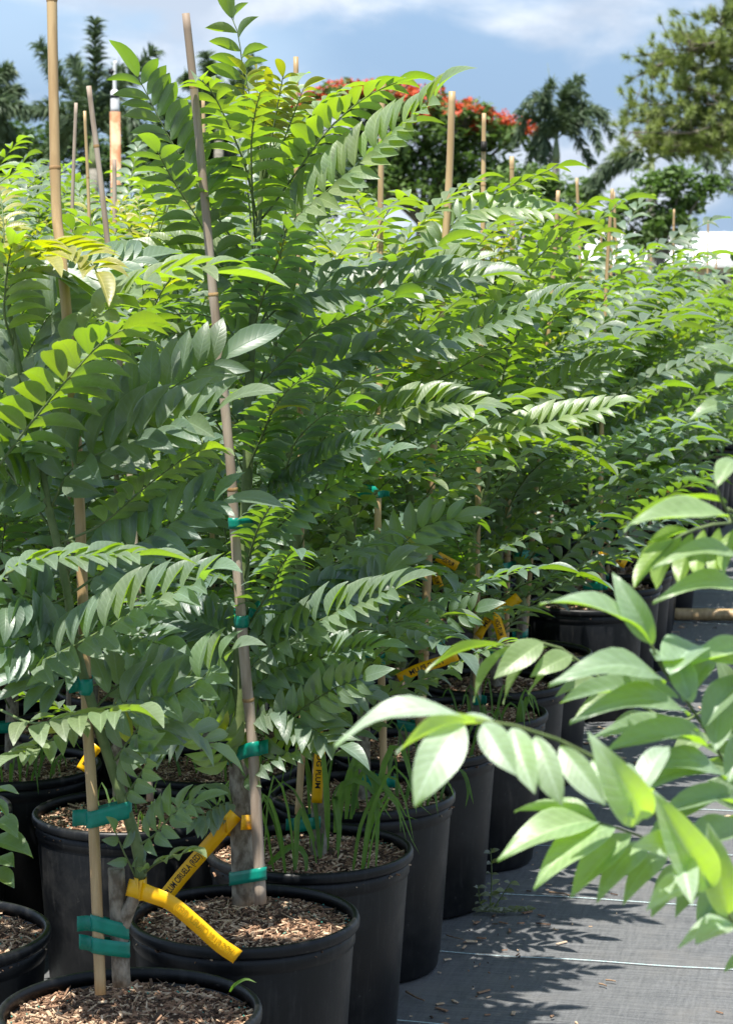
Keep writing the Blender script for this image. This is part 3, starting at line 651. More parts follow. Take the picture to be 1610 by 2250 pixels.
# rusty post with a hooked lamp arm
def post():
    d = 14.; b = PX(257, 600, d); o = empty('service_post', (b[0], d, 0)); tag(o, 'rust-stained white post with a bent pipe on top', 'post')
    z = lambda y: PX(257, y, d)[2]
    obj('column', mesh('column', *tube([(0, 0, 0), (0, 0, z(245))], [.034, .033], 14), M['rust']), o)
    obj('sleeve', mesh('sleeve', *tube([(0, 0, z(246)), (0, 0, z(238)), (0, 0, z(200)), (0, 0, z(196))], [.03, .028, .026, .014], 14), M['metal']), o)
    obj('band', mesh('band', *tube([(0, 0, z(214)), (0, 0, z(208))], [.029, .029], 14), M['pot']), o)
    obj('pipe', mesh('pipe', *tube(smooth_path([(0, 0, z(200)), (0, 0, z(160)), (.004, 0, z(140)), (.006, 0, z(133))], 12), .0125, 10), M['metal']), o)
    obj('bracket', mesh('bracket', *tube([(-.035, 0, z(155)), (-.01, 0, z(157)), (.01, 0, z(157))], [.016, .016, .01], 8), M['pot']), o)
post()

# ================================================================== the potted saplings
ROW0 = [(-.385, 3.52), (-.228, 4.05), (-.118, 4.54), (-.01, 5.05), (.12, 5.56), (.28, 6.0), (.375, 6.46), (.50, 6.98), (.80, 8.03), (.92, 8.5), (1.03, 8.98), (1.12, 9.45), (1.20, 9.93), (1.36, 10.45)]
for k in range(12): ROW0.append(tuple(RW(7.7 + .53 * k, 0)[:2]))
def rlab(kind, r, k):
    if r == 1: return f'{kind} in second row from the path, {ORD[k]} from the weedy outer pot'
    if r == 2: return f'{kind} in the third row back from the path, {ORD[k]} along'
    return f'{kind} in the {ORD[r]} row back from the path'
def pos_label(kind, k): return f'{kind} in the row beside the path, {ORD[k]} along from the cut stump'
for k, p in enumerate(ROW0):
    lab = {0: 'black nursery pot holding the cut stump with teal ties', 1: 'black nursery pot below the dangling yellow name tag, mulch fully in view', 2: 'black nursery pot overgrown with long grass weeds'}.get(k, pos_label('black nursery pot', k))
    pot(p, lab, 'black pots in the row beside the path', near=k < 6, seed=k)
RD = random.Random(4)
def rows(r):
    """(x,y) of the pots of row r (second row = 1) that the photograph can see something of"""
    pe = [0, .43, .90, 1.36, 1.82, 2.28, 2.74, 3.2][r]; out = []
    for k in range(40):
        al = (1.255 if r == 1 else 1.176 if r == 2 else .9 + .23 * (r % 2)) + .50 * (k - 3)
        p = RW(al + RD.uniform(-.03, .03), pe + RD.uniform(-.03, .03))
        if p[0] / p[1] < -.225 or p[1] > (15.5 if r < 3 else 12.5): continue
        if r == 1 and al < 1.2: continue
        if r == 2 and al < 1.1: continue
        if r >= 3 and p[1] < 5.2: continue
        out.append((p[0], p[1]))
    return out
ROWS = {1: [(-.79, 3.95)] + rows(1)}
for r in range(2, 8): ROWS[r] = rows(r)
LOWLABEL = {}
for r in ROWS:
    for k, p in enumerate(ROWS[r]):
        lab = rlab('black nursery pot', r, k)
        if r == 1 and k == 0: lab = 'black nursery pot with low broad-leaved weed, left of the cut stump'
        if r == 1 and k == 1: lab = 'black nursery pot straight behind the cut stump and teal tie'
        pot(p, lab, f'black pots of the {ORD[r]} row', near=p[1] < 5.6, seed=17 * r + k)

def TF(s, pts, d0, d1, pairs, L, flag='f', tint=MATURE, **k):
    m = len(pts); P = smooth_path([PX(x, y, d0 + (d1 - d0) * i / (m - 1)) for i, (x, y) in enumerate(pts)], 16); L *= .92 if d0 > 3.8 else .96; pairs = round(pairs * (.95 if flag in ('b', 'B') else 1.1)) if d0 > 3.8 else max(2, round(pairs * .88))
    ref = {'f': (.12, -.75, .75), 'F': (0, -1, .25), 'e': (0, -.12, 1), 'b': (0, .55, .8), 'B': (.05, 1, .25)}[flag] if isinstance(flag, str) else flag
    k.setdefault('lev', {'f': .15, 'F': .0, 'e': .6, 'b': .8, 'B': 1.1}.get(flag, .5) if isinstance(flag, str) else .6)
    s.frond(P, ref, pairs, L, FRND, tint=tint, **k)
FRND = random.Random(99)
def fill(s, path, n, rnd, q0=.12, q1=1., az=None, crown=1., young=3):
    P = smooth_path(path, 40); az0 = rnd.uniform(0, 6.28)
    for i in range(n):
        q = q0 + (q1 - q0) * (i + rnd.uniform(0, .8)) / n; a = az0 + 2.4 * i + rnd.uniform(-.3, .3)
        if az: a = rnd.uniform(*az)
        ln, e0, e1, L, t = random_frond_params(q, rnd, crown); b = P[int(min(39, q * 39))]
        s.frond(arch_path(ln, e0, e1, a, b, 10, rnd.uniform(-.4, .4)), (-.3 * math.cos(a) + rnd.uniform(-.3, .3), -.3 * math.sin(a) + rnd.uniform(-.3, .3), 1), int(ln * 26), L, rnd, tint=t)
    for i in range(young):
        a = rnd.uniform(0, 6.28); s.frond(arch_path(rnd.uniform(.1, .2), 80, 40, a, P[-1], 7), (-math.cos(a), -math.sin(a), .6), 7, .04, rnd, tint=YOUNG, ratio=.35, vee=.35, rad=.0016)

# ---- the tallest sapling (pot with the dangling name tag)
D = 4.05
Ms = Sapling((ROW0[1][0], D, SOILZ), 'tallest leafy sapling with an upright top shoot, yellow tag on its trunk', 'saplings in the row beside the path')
mt = [PX(535, 1985, D), PX(531, 1850, D), PX(522, 1600, D), PX(530, 1400, D), PX(536, 1230, D), PX(545, 1000, D), PX(548, 835, D), PX(556, 700, D), PX(565, 540, D), PX(573, 420, D), PX(578, 330, D)]
Ms.stem(mt[:3], [.0215, .021, .0175], 'trunk', 'bark', 14, 14); Ms.stem([mt[2] - [0, 0, .03]] + mt[2:], [.0182, .0135, .0115, .0105, .0095, .008, .006, .004], 'upper_trunk', 'stem', 40)
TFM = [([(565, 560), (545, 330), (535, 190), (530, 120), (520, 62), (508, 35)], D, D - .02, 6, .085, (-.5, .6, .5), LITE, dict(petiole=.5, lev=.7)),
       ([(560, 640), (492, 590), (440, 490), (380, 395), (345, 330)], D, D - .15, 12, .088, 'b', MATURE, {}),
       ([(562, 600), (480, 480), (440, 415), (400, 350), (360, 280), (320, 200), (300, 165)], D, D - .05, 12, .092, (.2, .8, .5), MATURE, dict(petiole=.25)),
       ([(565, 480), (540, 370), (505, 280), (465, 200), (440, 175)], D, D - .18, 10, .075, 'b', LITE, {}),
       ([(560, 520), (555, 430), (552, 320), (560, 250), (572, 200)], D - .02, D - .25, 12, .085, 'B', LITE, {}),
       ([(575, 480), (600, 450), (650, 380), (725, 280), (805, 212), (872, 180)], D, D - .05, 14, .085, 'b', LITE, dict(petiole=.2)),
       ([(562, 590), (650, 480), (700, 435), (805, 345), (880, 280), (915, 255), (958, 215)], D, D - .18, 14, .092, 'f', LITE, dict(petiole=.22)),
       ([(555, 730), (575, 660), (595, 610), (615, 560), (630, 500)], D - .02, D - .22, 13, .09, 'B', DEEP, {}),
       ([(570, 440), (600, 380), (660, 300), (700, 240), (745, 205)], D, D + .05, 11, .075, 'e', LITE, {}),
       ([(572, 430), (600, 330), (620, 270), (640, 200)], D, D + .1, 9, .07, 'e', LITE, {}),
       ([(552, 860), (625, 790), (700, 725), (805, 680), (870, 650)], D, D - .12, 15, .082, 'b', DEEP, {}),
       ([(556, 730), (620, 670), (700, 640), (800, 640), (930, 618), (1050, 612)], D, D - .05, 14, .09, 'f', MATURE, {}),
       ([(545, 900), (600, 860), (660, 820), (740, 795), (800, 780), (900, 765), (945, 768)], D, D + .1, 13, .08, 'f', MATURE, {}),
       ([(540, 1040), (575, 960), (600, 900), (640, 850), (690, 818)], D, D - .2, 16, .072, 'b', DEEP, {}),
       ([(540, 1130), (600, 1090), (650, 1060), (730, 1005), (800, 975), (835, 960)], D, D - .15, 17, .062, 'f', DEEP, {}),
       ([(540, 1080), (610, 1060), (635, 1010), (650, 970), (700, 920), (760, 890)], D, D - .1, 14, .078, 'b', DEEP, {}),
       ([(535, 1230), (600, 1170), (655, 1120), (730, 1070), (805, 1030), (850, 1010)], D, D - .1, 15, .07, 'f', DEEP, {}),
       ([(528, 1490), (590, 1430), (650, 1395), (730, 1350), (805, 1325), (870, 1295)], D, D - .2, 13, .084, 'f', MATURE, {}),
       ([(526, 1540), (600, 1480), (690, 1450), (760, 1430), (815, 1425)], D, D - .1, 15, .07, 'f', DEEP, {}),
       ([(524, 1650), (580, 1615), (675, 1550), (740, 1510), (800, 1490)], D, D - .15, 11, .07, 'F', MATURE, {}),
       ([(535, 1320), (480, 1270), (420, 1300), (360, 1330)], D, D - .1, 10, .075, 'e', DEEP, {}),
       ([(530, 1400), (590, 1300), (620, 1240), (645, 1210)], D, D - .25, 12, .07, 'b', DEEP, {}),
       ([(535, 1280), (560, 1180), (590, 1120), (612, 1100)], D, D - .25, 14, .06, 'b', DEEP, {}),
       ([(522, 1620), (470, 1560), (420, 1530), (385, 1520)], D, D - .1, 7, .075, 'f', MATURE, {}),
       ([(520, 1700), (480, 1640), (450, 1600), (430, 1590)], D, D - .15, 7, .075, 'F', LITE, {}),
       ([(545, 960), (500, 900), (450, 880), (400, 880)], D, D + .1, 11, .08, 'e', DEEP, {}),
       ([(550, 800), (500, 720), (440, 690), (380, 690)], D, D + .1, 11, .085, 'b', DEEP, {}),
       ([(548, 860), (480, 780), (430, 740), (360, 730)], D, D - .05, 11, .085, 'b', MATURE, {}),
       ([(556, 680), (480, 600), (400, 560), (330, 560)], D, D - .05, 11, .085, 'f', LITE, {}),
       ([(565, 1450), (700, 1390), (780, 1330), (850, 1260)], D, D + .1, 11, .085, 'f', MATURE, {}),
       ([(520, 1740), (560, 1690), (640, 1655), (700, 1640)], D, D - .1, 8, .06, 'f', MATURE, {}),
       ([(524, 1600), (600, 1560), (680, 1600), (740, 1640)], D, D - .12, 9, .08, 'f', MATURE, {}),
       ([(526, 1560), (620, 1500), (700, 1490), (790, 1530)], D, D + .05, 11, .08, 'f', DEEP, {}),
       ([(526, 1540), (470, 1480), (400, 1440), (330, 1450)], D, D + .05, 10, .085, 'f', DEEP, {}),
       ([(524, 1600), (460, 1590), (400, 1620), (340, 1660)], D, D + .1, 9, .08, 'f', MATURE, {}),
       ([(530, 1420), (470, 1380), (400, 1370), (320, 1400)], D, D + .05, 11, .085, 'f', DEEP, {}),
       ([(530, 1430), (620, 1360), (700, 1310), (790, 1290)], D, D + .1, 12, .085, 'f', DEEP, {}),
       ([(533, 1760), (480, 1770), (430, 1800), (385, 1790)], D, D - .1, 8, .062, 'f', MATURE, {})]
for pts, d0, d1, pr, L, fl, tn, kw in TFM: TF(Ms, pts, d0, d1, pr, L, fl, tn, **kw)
for a, b in (((575, 400), (563, 150)), ((578, 400), (622, 165)), ((580, 420), (668, 190)), ((572, 420), (590, 190)), ((580, 400), (540, 160))):
    TF(Ms, [a, ((a[0] * .45 + b[0] * .55), (a[1] + b[1]) / 2 - 10), b], D, D + FRND.uniform(-.1, .15), 8, .045, 'b', YOUNG, petiole=.45, ratio=.36, vee=.3)
fill(Ms, mt[2:], 8, random.Random(12), .1, .8, az=(.3, 2.8), young=0)
Ms.finish(420)
# ---- the sapling on the cut stump
D = 3.52
Ls = Sapling((PX(265, 2140, D)[0], D, SOILZ), 'leafy sapling grown from the side of a cut grey stump, leaning over', 'saplings in the row beside the path')
Ls.stem([PX(267, 2165, D), PX(262, 2050, D), PX(255, 1908, D)], [.0152, .0142, .0137], 'stump', 'bark', 12, 14)
lt = [PX(268, 2035, D), PX(285, 1995, D - .01), PX(306, 1950, D - .01), PX(309, 1905, D), PX(296, 1840, D), PX(270, 1760, D), PX(244, 1680, D), PX(205, 1560, D), PX(162, 1400, D), PX(150, 1310, D), PX(126, 1195, D), PX(108, 1120, D), PX(85, 1000, D), PX(45, 820, D), PX(18, 660, D), PX(12, 585, D)]
Ls.stem(lt[:3], [.013, .011, .010], 'graft', 'bark', 10); Ls.stem(lt[2:], [.0100, .0098, .009, .0085, .008, .0075, .007, .0065, .006, .005, .004, .003], 'trunk', 'stem', 44)
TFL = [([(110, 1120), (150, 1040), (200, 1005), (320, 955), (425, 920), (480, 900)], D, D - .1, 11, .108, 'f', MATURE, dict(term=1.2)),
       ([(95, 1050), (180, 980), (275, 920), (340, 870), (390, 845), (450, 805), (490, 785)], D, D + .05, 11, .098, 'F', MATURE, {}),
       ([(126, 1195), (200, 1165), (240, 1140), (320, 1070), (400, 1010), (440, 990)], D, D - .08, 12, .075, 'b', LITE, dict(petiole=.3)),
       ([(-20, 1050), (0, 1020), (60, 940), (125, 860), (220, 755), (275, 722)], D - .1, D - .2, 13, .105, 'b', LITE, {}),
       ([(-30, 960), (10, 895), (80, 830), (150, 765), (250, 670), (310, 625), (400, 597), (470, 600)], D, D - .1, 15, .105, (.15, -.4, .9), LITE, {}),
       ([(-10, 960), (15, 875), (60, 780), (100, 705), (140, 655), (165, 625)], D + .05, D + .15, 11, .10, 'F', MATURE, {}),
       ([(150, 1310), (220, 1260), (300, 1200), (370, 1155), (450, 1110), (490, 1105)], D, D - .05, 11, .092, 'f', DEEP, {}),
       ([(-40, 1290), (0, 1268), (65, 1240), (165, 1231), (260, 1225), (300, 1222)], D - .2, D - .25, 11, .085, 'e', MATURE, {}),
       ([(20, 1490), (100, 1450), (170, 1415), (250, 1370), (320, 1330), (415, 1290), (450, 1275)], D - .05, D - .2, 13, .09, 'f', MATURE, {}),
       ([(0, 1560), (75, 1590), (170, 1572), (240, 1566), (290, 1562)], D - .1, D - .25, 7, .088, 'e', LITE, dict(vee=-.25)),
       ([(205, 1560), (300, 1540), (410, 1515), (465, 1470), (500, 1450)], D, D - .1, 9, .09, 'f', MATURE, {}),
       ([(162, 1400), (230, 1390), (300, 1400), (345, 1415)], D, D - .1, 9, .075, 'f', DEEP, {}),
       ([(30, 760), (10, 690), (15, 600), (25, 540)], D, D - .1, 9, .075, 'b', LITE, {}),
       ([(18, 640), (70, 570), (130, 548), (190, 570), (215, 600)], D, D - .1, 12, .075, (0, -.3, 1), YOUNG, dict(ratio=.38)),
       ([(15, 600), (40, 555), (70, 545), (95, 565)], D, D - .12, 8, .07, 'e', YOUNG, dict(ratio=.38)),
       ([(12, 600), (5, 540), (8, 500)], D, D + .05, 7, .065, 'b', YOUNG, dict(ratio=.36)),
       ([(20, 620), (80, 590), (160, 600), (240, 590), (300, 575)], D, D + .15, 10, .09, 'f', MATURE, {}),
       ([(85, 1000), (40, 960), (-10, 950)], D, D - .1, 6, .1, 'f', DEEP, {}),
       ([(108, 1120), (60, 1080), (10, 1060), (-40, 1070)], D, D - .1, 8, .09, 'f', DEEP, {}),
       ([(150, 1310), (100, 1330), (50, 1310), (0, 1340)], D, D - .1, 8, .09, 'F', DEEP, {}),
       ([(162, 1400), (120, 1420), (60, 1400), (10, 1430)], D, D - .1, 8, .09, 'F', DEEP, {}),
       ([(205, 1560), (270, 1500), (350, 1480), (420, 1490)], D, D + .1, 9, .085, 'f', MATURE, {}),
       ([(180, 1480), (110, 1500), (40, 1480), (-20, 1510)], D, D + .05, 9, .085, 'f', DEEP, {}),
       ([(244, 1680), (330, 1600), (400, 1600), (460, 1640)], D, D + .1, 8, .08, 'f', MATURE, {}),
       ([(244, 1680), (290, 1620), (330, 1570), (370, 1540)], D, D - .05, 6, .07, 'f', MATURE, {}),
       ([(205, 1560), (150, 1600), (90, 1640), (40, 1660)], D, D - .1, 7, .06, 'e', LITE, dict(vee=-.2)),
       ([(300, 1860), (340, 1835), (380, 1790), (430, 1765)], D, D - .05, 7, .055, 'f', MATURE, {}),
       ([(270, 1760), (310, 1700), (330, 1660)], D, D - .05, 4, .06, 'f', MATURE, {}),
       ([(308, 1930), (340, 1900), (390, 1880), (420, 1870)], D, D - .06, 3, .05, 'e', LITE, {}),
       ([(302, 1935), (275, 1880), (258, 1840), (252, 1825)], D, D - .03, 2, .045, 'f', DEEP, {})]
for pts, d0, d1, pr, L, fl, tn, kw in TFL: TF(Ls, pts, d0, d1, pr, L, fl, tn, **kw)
fill(Ls, lt[8:], 8, random.Random(13), .0, .55, az=(1.2, 3.0), young=1)
Ls.finish(420)
# ---- the next saplings along the path, with the fronds that reach over it
TRACED = {2: [([(700, 900), (805, 915), (880, 900), (955, 888), (1030, 892)], 4.5, 4.4, 13, .085, 'f', LITE), ([(720, 1150), (800, 1060), (870, 1045), (925, 1050)], 4.5, 4.4, 8, .08, 'e', LITE),
              ([(700, 780), (800, 720), (880, 660), (960, 620)], 4.5, 4.5, 12, .085, 'f', MATURE), ([(690, 1080), (820, 1040), (920, 1025), (1000, 1005), (1055, 1000)], 4.55, 4.5, 14, .08, 'b', DEEP),
              ([(700, 1330), (800, 1290), (865, 1220), (925, 1160), (1000, 1140)], 4.5, 4.5, 10, .085, 'F', MATURE), ([(690, 1450), (780, 1400), (860, 1370), (900, 1365)], 4.5, 4.4, 9, .08, 'f', DEEP)],
          3: [([(820, 860), (960, 765), (1040, 730), (1115, 700), (1200, 670), (1245, 655)], 5.05, 4.85, 15, .09, 'f', MATURE), ([(830, 900), (960, 835), (1085, 770), (1160, 762)], 5.05, 4.9, 15, .085, 'b', LITE),
              ([(810, 1450), (925, 1375), (985, 1355), (1045, 1340)], 5.0, 4.9, 9, .07, 'F', DEEP), ([(820, 1000), (900, 960), (1000, 900), (1080, 870)], 5.05, 5.0, 14, .08, 'f', DEEP),
              ([(825, 640), (900, 520), (980, 440), (1040, 400)], 5.05, 5.1, 12, .085, 'e', LITE), ([(830, 700), (930, 610), (1010, 580), (1075, 600)], 5.05, 4.95, 12, .09, 'f', LITE)],
          4: [([(940, 800), (1060, 720), (1150, 600), (1230, 520), (1260, 500)], 5.56, 5.5, 14, .085, 'b', LITE), ([(950, 1000), (1100, 960), (1220, 925), (1330, 900)], 5.56, 5.5, 14, .09, 'f', LITE),
              ([(940, 1060), (1080, 980), (1180, 975), (1260, 995), (1310, 1018)], 5.56, 5.4, 14, .085, 'b', LITE), ([(930, 640), (1000, 480), (1100, 420), (1180, 385), (1225, 365)], 5.56, 5.5, 14, .08, 'b', LITE),
              ([(930, 600), (1010, 480), (1110, 460), (1200, 470)], 5.5, 5.5, 12, .085, 'f', LITE)],
          5: [([(1040, 850), (1160, 800), (1250, 770), (1330, 760)], 6.0, 5.9, 13, .085, 'e', LITE), ([(1040, 1000), (1150, 900), (1260, 830), (1350, 800)], 6.0, 5.9, 14, .085, 'f', MATURE)]}
STK = {}     # trunk paths for the ties
def generic_label(r, k):
    if r == 0: return {2: 'leafy sapling rising from the pot of long grass weeds'}.get(k, pos_label('leafy green sapling', k))
    return rlab('leafy green sapling', r, k)
def generic(r, k, p, label=None, seed=None, hmul=1., nf=23, crown=1.):
    rnd = random.Random(1000 * r + k if seed is None else seed); h = rnd.uniform(1.02, 1.18) * hmul; d = p[1]
    path = trunk_path((p[0] + rnd.uniform(-.02, .02), p[1]), h, rnd, (rnd.uniform(-.10, .10), rnd.uniform(-.08, .08))); STK[(r, k)] = smooth_path(path, 30)
    hero = d < 6.3 and abs(p[0] / p[1]) < .19 and r < 3
    s = Sapling((p[0], p[1], SOILZ), label or generic_label(r, k), 'saplings in the row beside the path' if r == 0 else f'saplings of the {ORD[r]} row')
    s.stem(path[:2] , [.019, .015], 'trunk', 'bark', 8, 10); s.stem([path[1] - [0, 0, .02]] + path[1:], [.0145, .012, .010, .007, .004], 'upper_trunk', 'stem', 20, 8)
    if hero:
        tr = TRACED.get(k, []) if r == 0 else []
        for t in tr: TF(s, *t)
        fill(s, path[1:], max(14, nf - len(tr)), rnd, .0, .97); fill(s, path[:3], 4, rnd, .35, .8, crown=.72, young=0); s.finish(300)
    else:
        P = STK[(r, k)]; az0 = rnd.uniform(0, 6.28); n = nf - (4 if d > 9 else 0)
        for i in range(n):
            q = .2 + .8 * (i + rnd.uniform(0, .8)) / n; a = az0 + 2.4 * i + rnd.uniform(-.3, .3); b = P[int(min(29, q * 29))] - s.base; qq = min(1, max(0, (q - .2) / .8))
            vi = min(11, max(0, int(round((qq - .15) / .07 * .75 + rnd.uniform(-1, 1))))); sc = rnd.uniform(.88, 1.15) * crown
            mtx = Matrix.Translation(b.tolist()) @ Matrix.Rotation(a, 4, 'Z') @ Matrix.Rotation(rnd.uniform(-.25, .2), 4, 'Y') @ Matrix.Rotation(rnd.uniform(-.35, .35), 4, 'X') @ Matrix.Scale(sc, 4)
            fo = obj('frond', SHARED[vi], s.o, mat=mtx); c = rnd.uniform(.85, 1.2); fo.color = (c, c, c, 1)
        for i in range(3):
            obj('frond', SY[i], s.o, mat=Matrix.Translation((P[-1] - s.base).tolist()) @ Matrix.Rotation(rnd.uniform(0, 6.28), 4, 'Z') @ Matrix.Rotation(rnd.uniform(-.4, .3), 4, 'Y'))
    return s
for k, p in enumerate(ROW0):
    if k > 1: generic(0, k, p, hmul={3: 1.1, 4: 1.16, 5: 1.08, 6: .92, 7: .86, 8: .93, 9: .96, 10: .9, 11: .86, 12: .8}.get(k, 1.) if k < 13 else .74 if k < 16 else .7, crown=1. if k < 6 else 1.2, nf=23 if k < 6 else 28)
for r in ROWS:
    for k, p in enumerate(ROWS[r]):
        if r == 1 and k == 0: continue
        generic(r, k, p, label='leafy sapling in the pot straight behind the cut stump' if (r, k) == (1, 1) else None, nf=20, hmul=((1.18 if r > 2 else 1.07) if toPX((p[0], p[1], 1.6))[0] < 600 else .9 if toPX((p[0], p[1], 1.6))[0] < 1250 else .8) * (.72 if p[1] > 11.3 else 1.))

# ================================================================== stakes
def spx(pts, d0, d1): return [PX(x, y, d0 + (d1 - d0) * i / (len(pts) - 1)) for i, (x, y) in enumerate(pts)]
S1, P1 = stake(spx([(221, 2185), (205, 1800), (190, 1540), (172, 1050), (150, 735), (135, 560), (124, 460), (118, 220), (113, -60)], 3.49, 3.63), .0092, .0082, 'tall tan bamboo stake tied to the cut stump', 'bamboo stakes', 'bamboo', seed=1,
               nodes=[.08, .52, .86, 1.19, 1.34, 1.60])
S2, P2 = stake(spx([(573, 1985), (556, 1650), (540, 1480), (518, 1200), (508, 1040), (490, 850), (470, 660), (450, 440), (430, 230), (408, 28)], 4.0, 3.92), .0108, .0068, 'weathered grey bamboo stake tied to the tallest sapling', 'bamboo stakes', 'bamboo_grey', seed=2, nodes=[.385, .77, 1.12, 1.48])
def one_stake(pts, d0, d1, w_px, lab, mat='bamboo', seed=0): return stake(spx(pts, d0, d1), w_px / 2 / F * d0 * 1.08, w_px / 2 / F * d0 * .76, lab, 'bamboo stakes', mat, seed=seed)[1]
P3 = one_stake([(655, 1790), (664, 1600), (662, 1250), (660, 950), (652, 480), (650, 124)], 4.5, 4.6, 15, 'bamboo stake standing in the pot of long grass weeds', seed=3)
P4 = one_stake([(843, 1700), (838, 1500), (830, 1200), (833, 900), (834, 600), (838, 300), (841, 170)], 5.0, 5.0, 16, pos_label('bamboo stake', 3), seed=4)
P5 = one_stake([(922, 1595), (930, 1450), (942, 1180), (960, 800), (985, 420), (993, 200)], 5.5, 5.5, 20, pos_label('thick bamboo stake', 4), seed=5)
P6 = one_stake([(1045, 1545), (1050, 1100), (1058, 700), (1063, 248)], 6.0, 6.1, 13, 'bamboo stake with a black mark near its top', seed=6)
mk = tube([PX(1062, 332, 6.085) , PX(1063, 310, 6.085)], .0085, 10)
P7 = one_stake([(1110, 1480), (1118, 1000), (1125, 620), (1124, 343)], 6.5, 6.5, 13, pos_label('bamboo stake', 6), seed=7)
P8 = one_stake([(1150, 1430), (1190, 900), (1215, 600), (1226, 418)], 7., 7., 12, pos_label('bamboo stake', 7), seed=8)
P9 = one_stake([(1318, 1320), (1322, 900), (1333, 600), (1345, 414)], 8., 8., 10, pos_label('bamboo stake', 8), seed=9)
b6 = [o for o in col.objects if o.get('label') == 'bamboo stake with a black mark near its top'][0]
obj('black_mark', mesh('black_mark', mk[0] - np.array(b6.location), mk[1], M['ink']), b6)
extra = [([(330, 1760), (290, 1100), (235, 520), (195, 188)], 4.78, 4.78, 15, 'grey bamboo stake tied in the pot straight behind the cut stump', 'bamboo_grey', 31),
         ([(470, 1560), (462, 800), (450, 400), (446, 210)], 5.4, 5.4, 11, 'bamboo stake of the second row rising behind the weathered stake', 'bamboo', 32),
         ([(150, 1700), (155, 900), (158, 500), (167, 225)], 5.9, 5.9, 10, 'weathered stake leaning behind the tall tan stake', 'bamboo_grey', 33),
         ([(215, 1650), (205, 900), (196, 480), (186, 243)], 5.9, 5.9, 9, 'thin tan stake between the two weathered stakes', 'bamboo', 34)]
for pts, d0, d1, wp, lab, mt_, sd in extra: one_stake(pts, d0, d1, wp, lab, mt_, sd)
done = {(0, k) for k in range(9)} | {(1, 1)}
TIEG = 'teal tape ties on stakes'
for (r, k), tp in STK.items():
    rnd = random.Random(31 * r + k + 500); z = SOILZ
    if (r, k) not in done and (r == 0 or (r < 4 and k % 2)):
        x, y = tp[0][0] - .035 - rnd.uniform(0, .02), tp[0][1] - .02; zt = rnd.choice([1.45, 1.6, 1.66, 1.92]) if r else rnd.choice([1.5, 1.6, 1.75, 1.96]); lx = rnd.uniform(-.10, .03)
        lab = pos_label('bamboo stake', k) if r == 0 else rlab('bamboo stake', r, k)
        _, P = stake([(x, y, z - .01), (x + lx * .5, y, (z + zt) / 2), (x + lx, y + .02, zt)], rnd.uniform(.006, .009), .006, lab, 'bamboo stakes', rnd.choice(['bamboo', 'bamboo', 'bamboo_grey']), seed=r * 100 + k)
    elif r == 0: P = {2: P3, 3: P4, 4: P5, 5: P6, 6: P7, 7: P8, 8: P9}[k]
    else: continue
    if tp[0][1] > 12 or (r > 2): continue
    for z in ((.47, .74, 1.15) if r == 0 else (.47, .80)):
        z += rnd.uniform(-.04, .04); a = path_at_z(P, z); b = path_at_z(tp, z)
        if np.hypot(*(a - b)[:2]) > .13: continue
        h = 'low' if z < .6 else 'middle' if z < .95 else 'upper'
        lab = f'{h} teal tie in the row beside the path, {ORD[k]} sapling from cut stump' if r == 0 else f'{h} teal tie in the {ORD[r]} row back from the path, {ORD[k]} stake along'
        tie(a, .008, b, .013, .026, lab, TIEG, tail=(rnd.choice([-1, 1]) * .02, rnd.uniform(-.006, .006)) if r == 0 else None)
# ties of the two near saplings
def at_py(P, py):
    P = np.asarray(P); ys = np.array([toPX(q)[1] for q in P]); i = np.argsort(ys); return np.array([np.interp(py, ys[i], P[i, k]) for k in range(3)])
stumpP = [PX(267, 2165, 3.52), PX(262, 2050, 3.52), PX(255, 1908, 3.52)]; LT = smooth_path(lt[2:], 60); MT = smooth_path(mt, 60)
tie(at_py(P1, 2030), .0095, at_py(smooth_path(stumpP, 20), 2042), .0145, .026, 'upper of two teal ties binding stake to cut stump', TIEG, tail=(-.026, .001))
tie(at_py(P1, 2078), .0095, at_py(smooth_path(stumpP, 20), 2083), .0145, .026, 'lower of two teal ties binding stake to cut stump', TIEG, tail=(-.024, .008))
tie(at_py(P1, 1797), .0095, at_py(LT, 1778), .0085, .028, 'long teal tie joining tan stake to the leaning green stem above the stump', TIEG, tail=(-.026, .0))
tie(at_py(P1, 1503), .0095, at_py(LT, 1508), .008, .026, 'teal tie high on tan stake and leaning stem among leaves', TIEG, tail=(-.02, -.002))
tie(at_py(P2, 1648), .0105, at_py(MT, 1662), .0185, .027, 'wide teal tie round the weathered stake and tallest sapling trunk', TIEG, tail=(.02, .008))
tie(at_py(P2, 1922), .0112, at_py(MT, 1928), .0235, .025, 'teal tie at the trunk base of the tallest sapling', TIEG)
tie(at_py(P2, 1150), .009, at_py(MT, 1150), .0125, .02, 'narrow teal tie halfway up the weathered stake', TIEG, tail=(.016, 0))
tie(at_py(P2, 1365), .0098, at_py(MT, 1352), .0135, .022, 'folded teal tie between the wide and narrow ties of the weathered stake', TIEG, tail=(.022, .02))
tie(at_py(P5, 1408), .0125, at_py(P5, 1408) + np.array([.04, .02, 0]), .01, .021, 'teal tie high on the thick bamboo stake', TIEG)
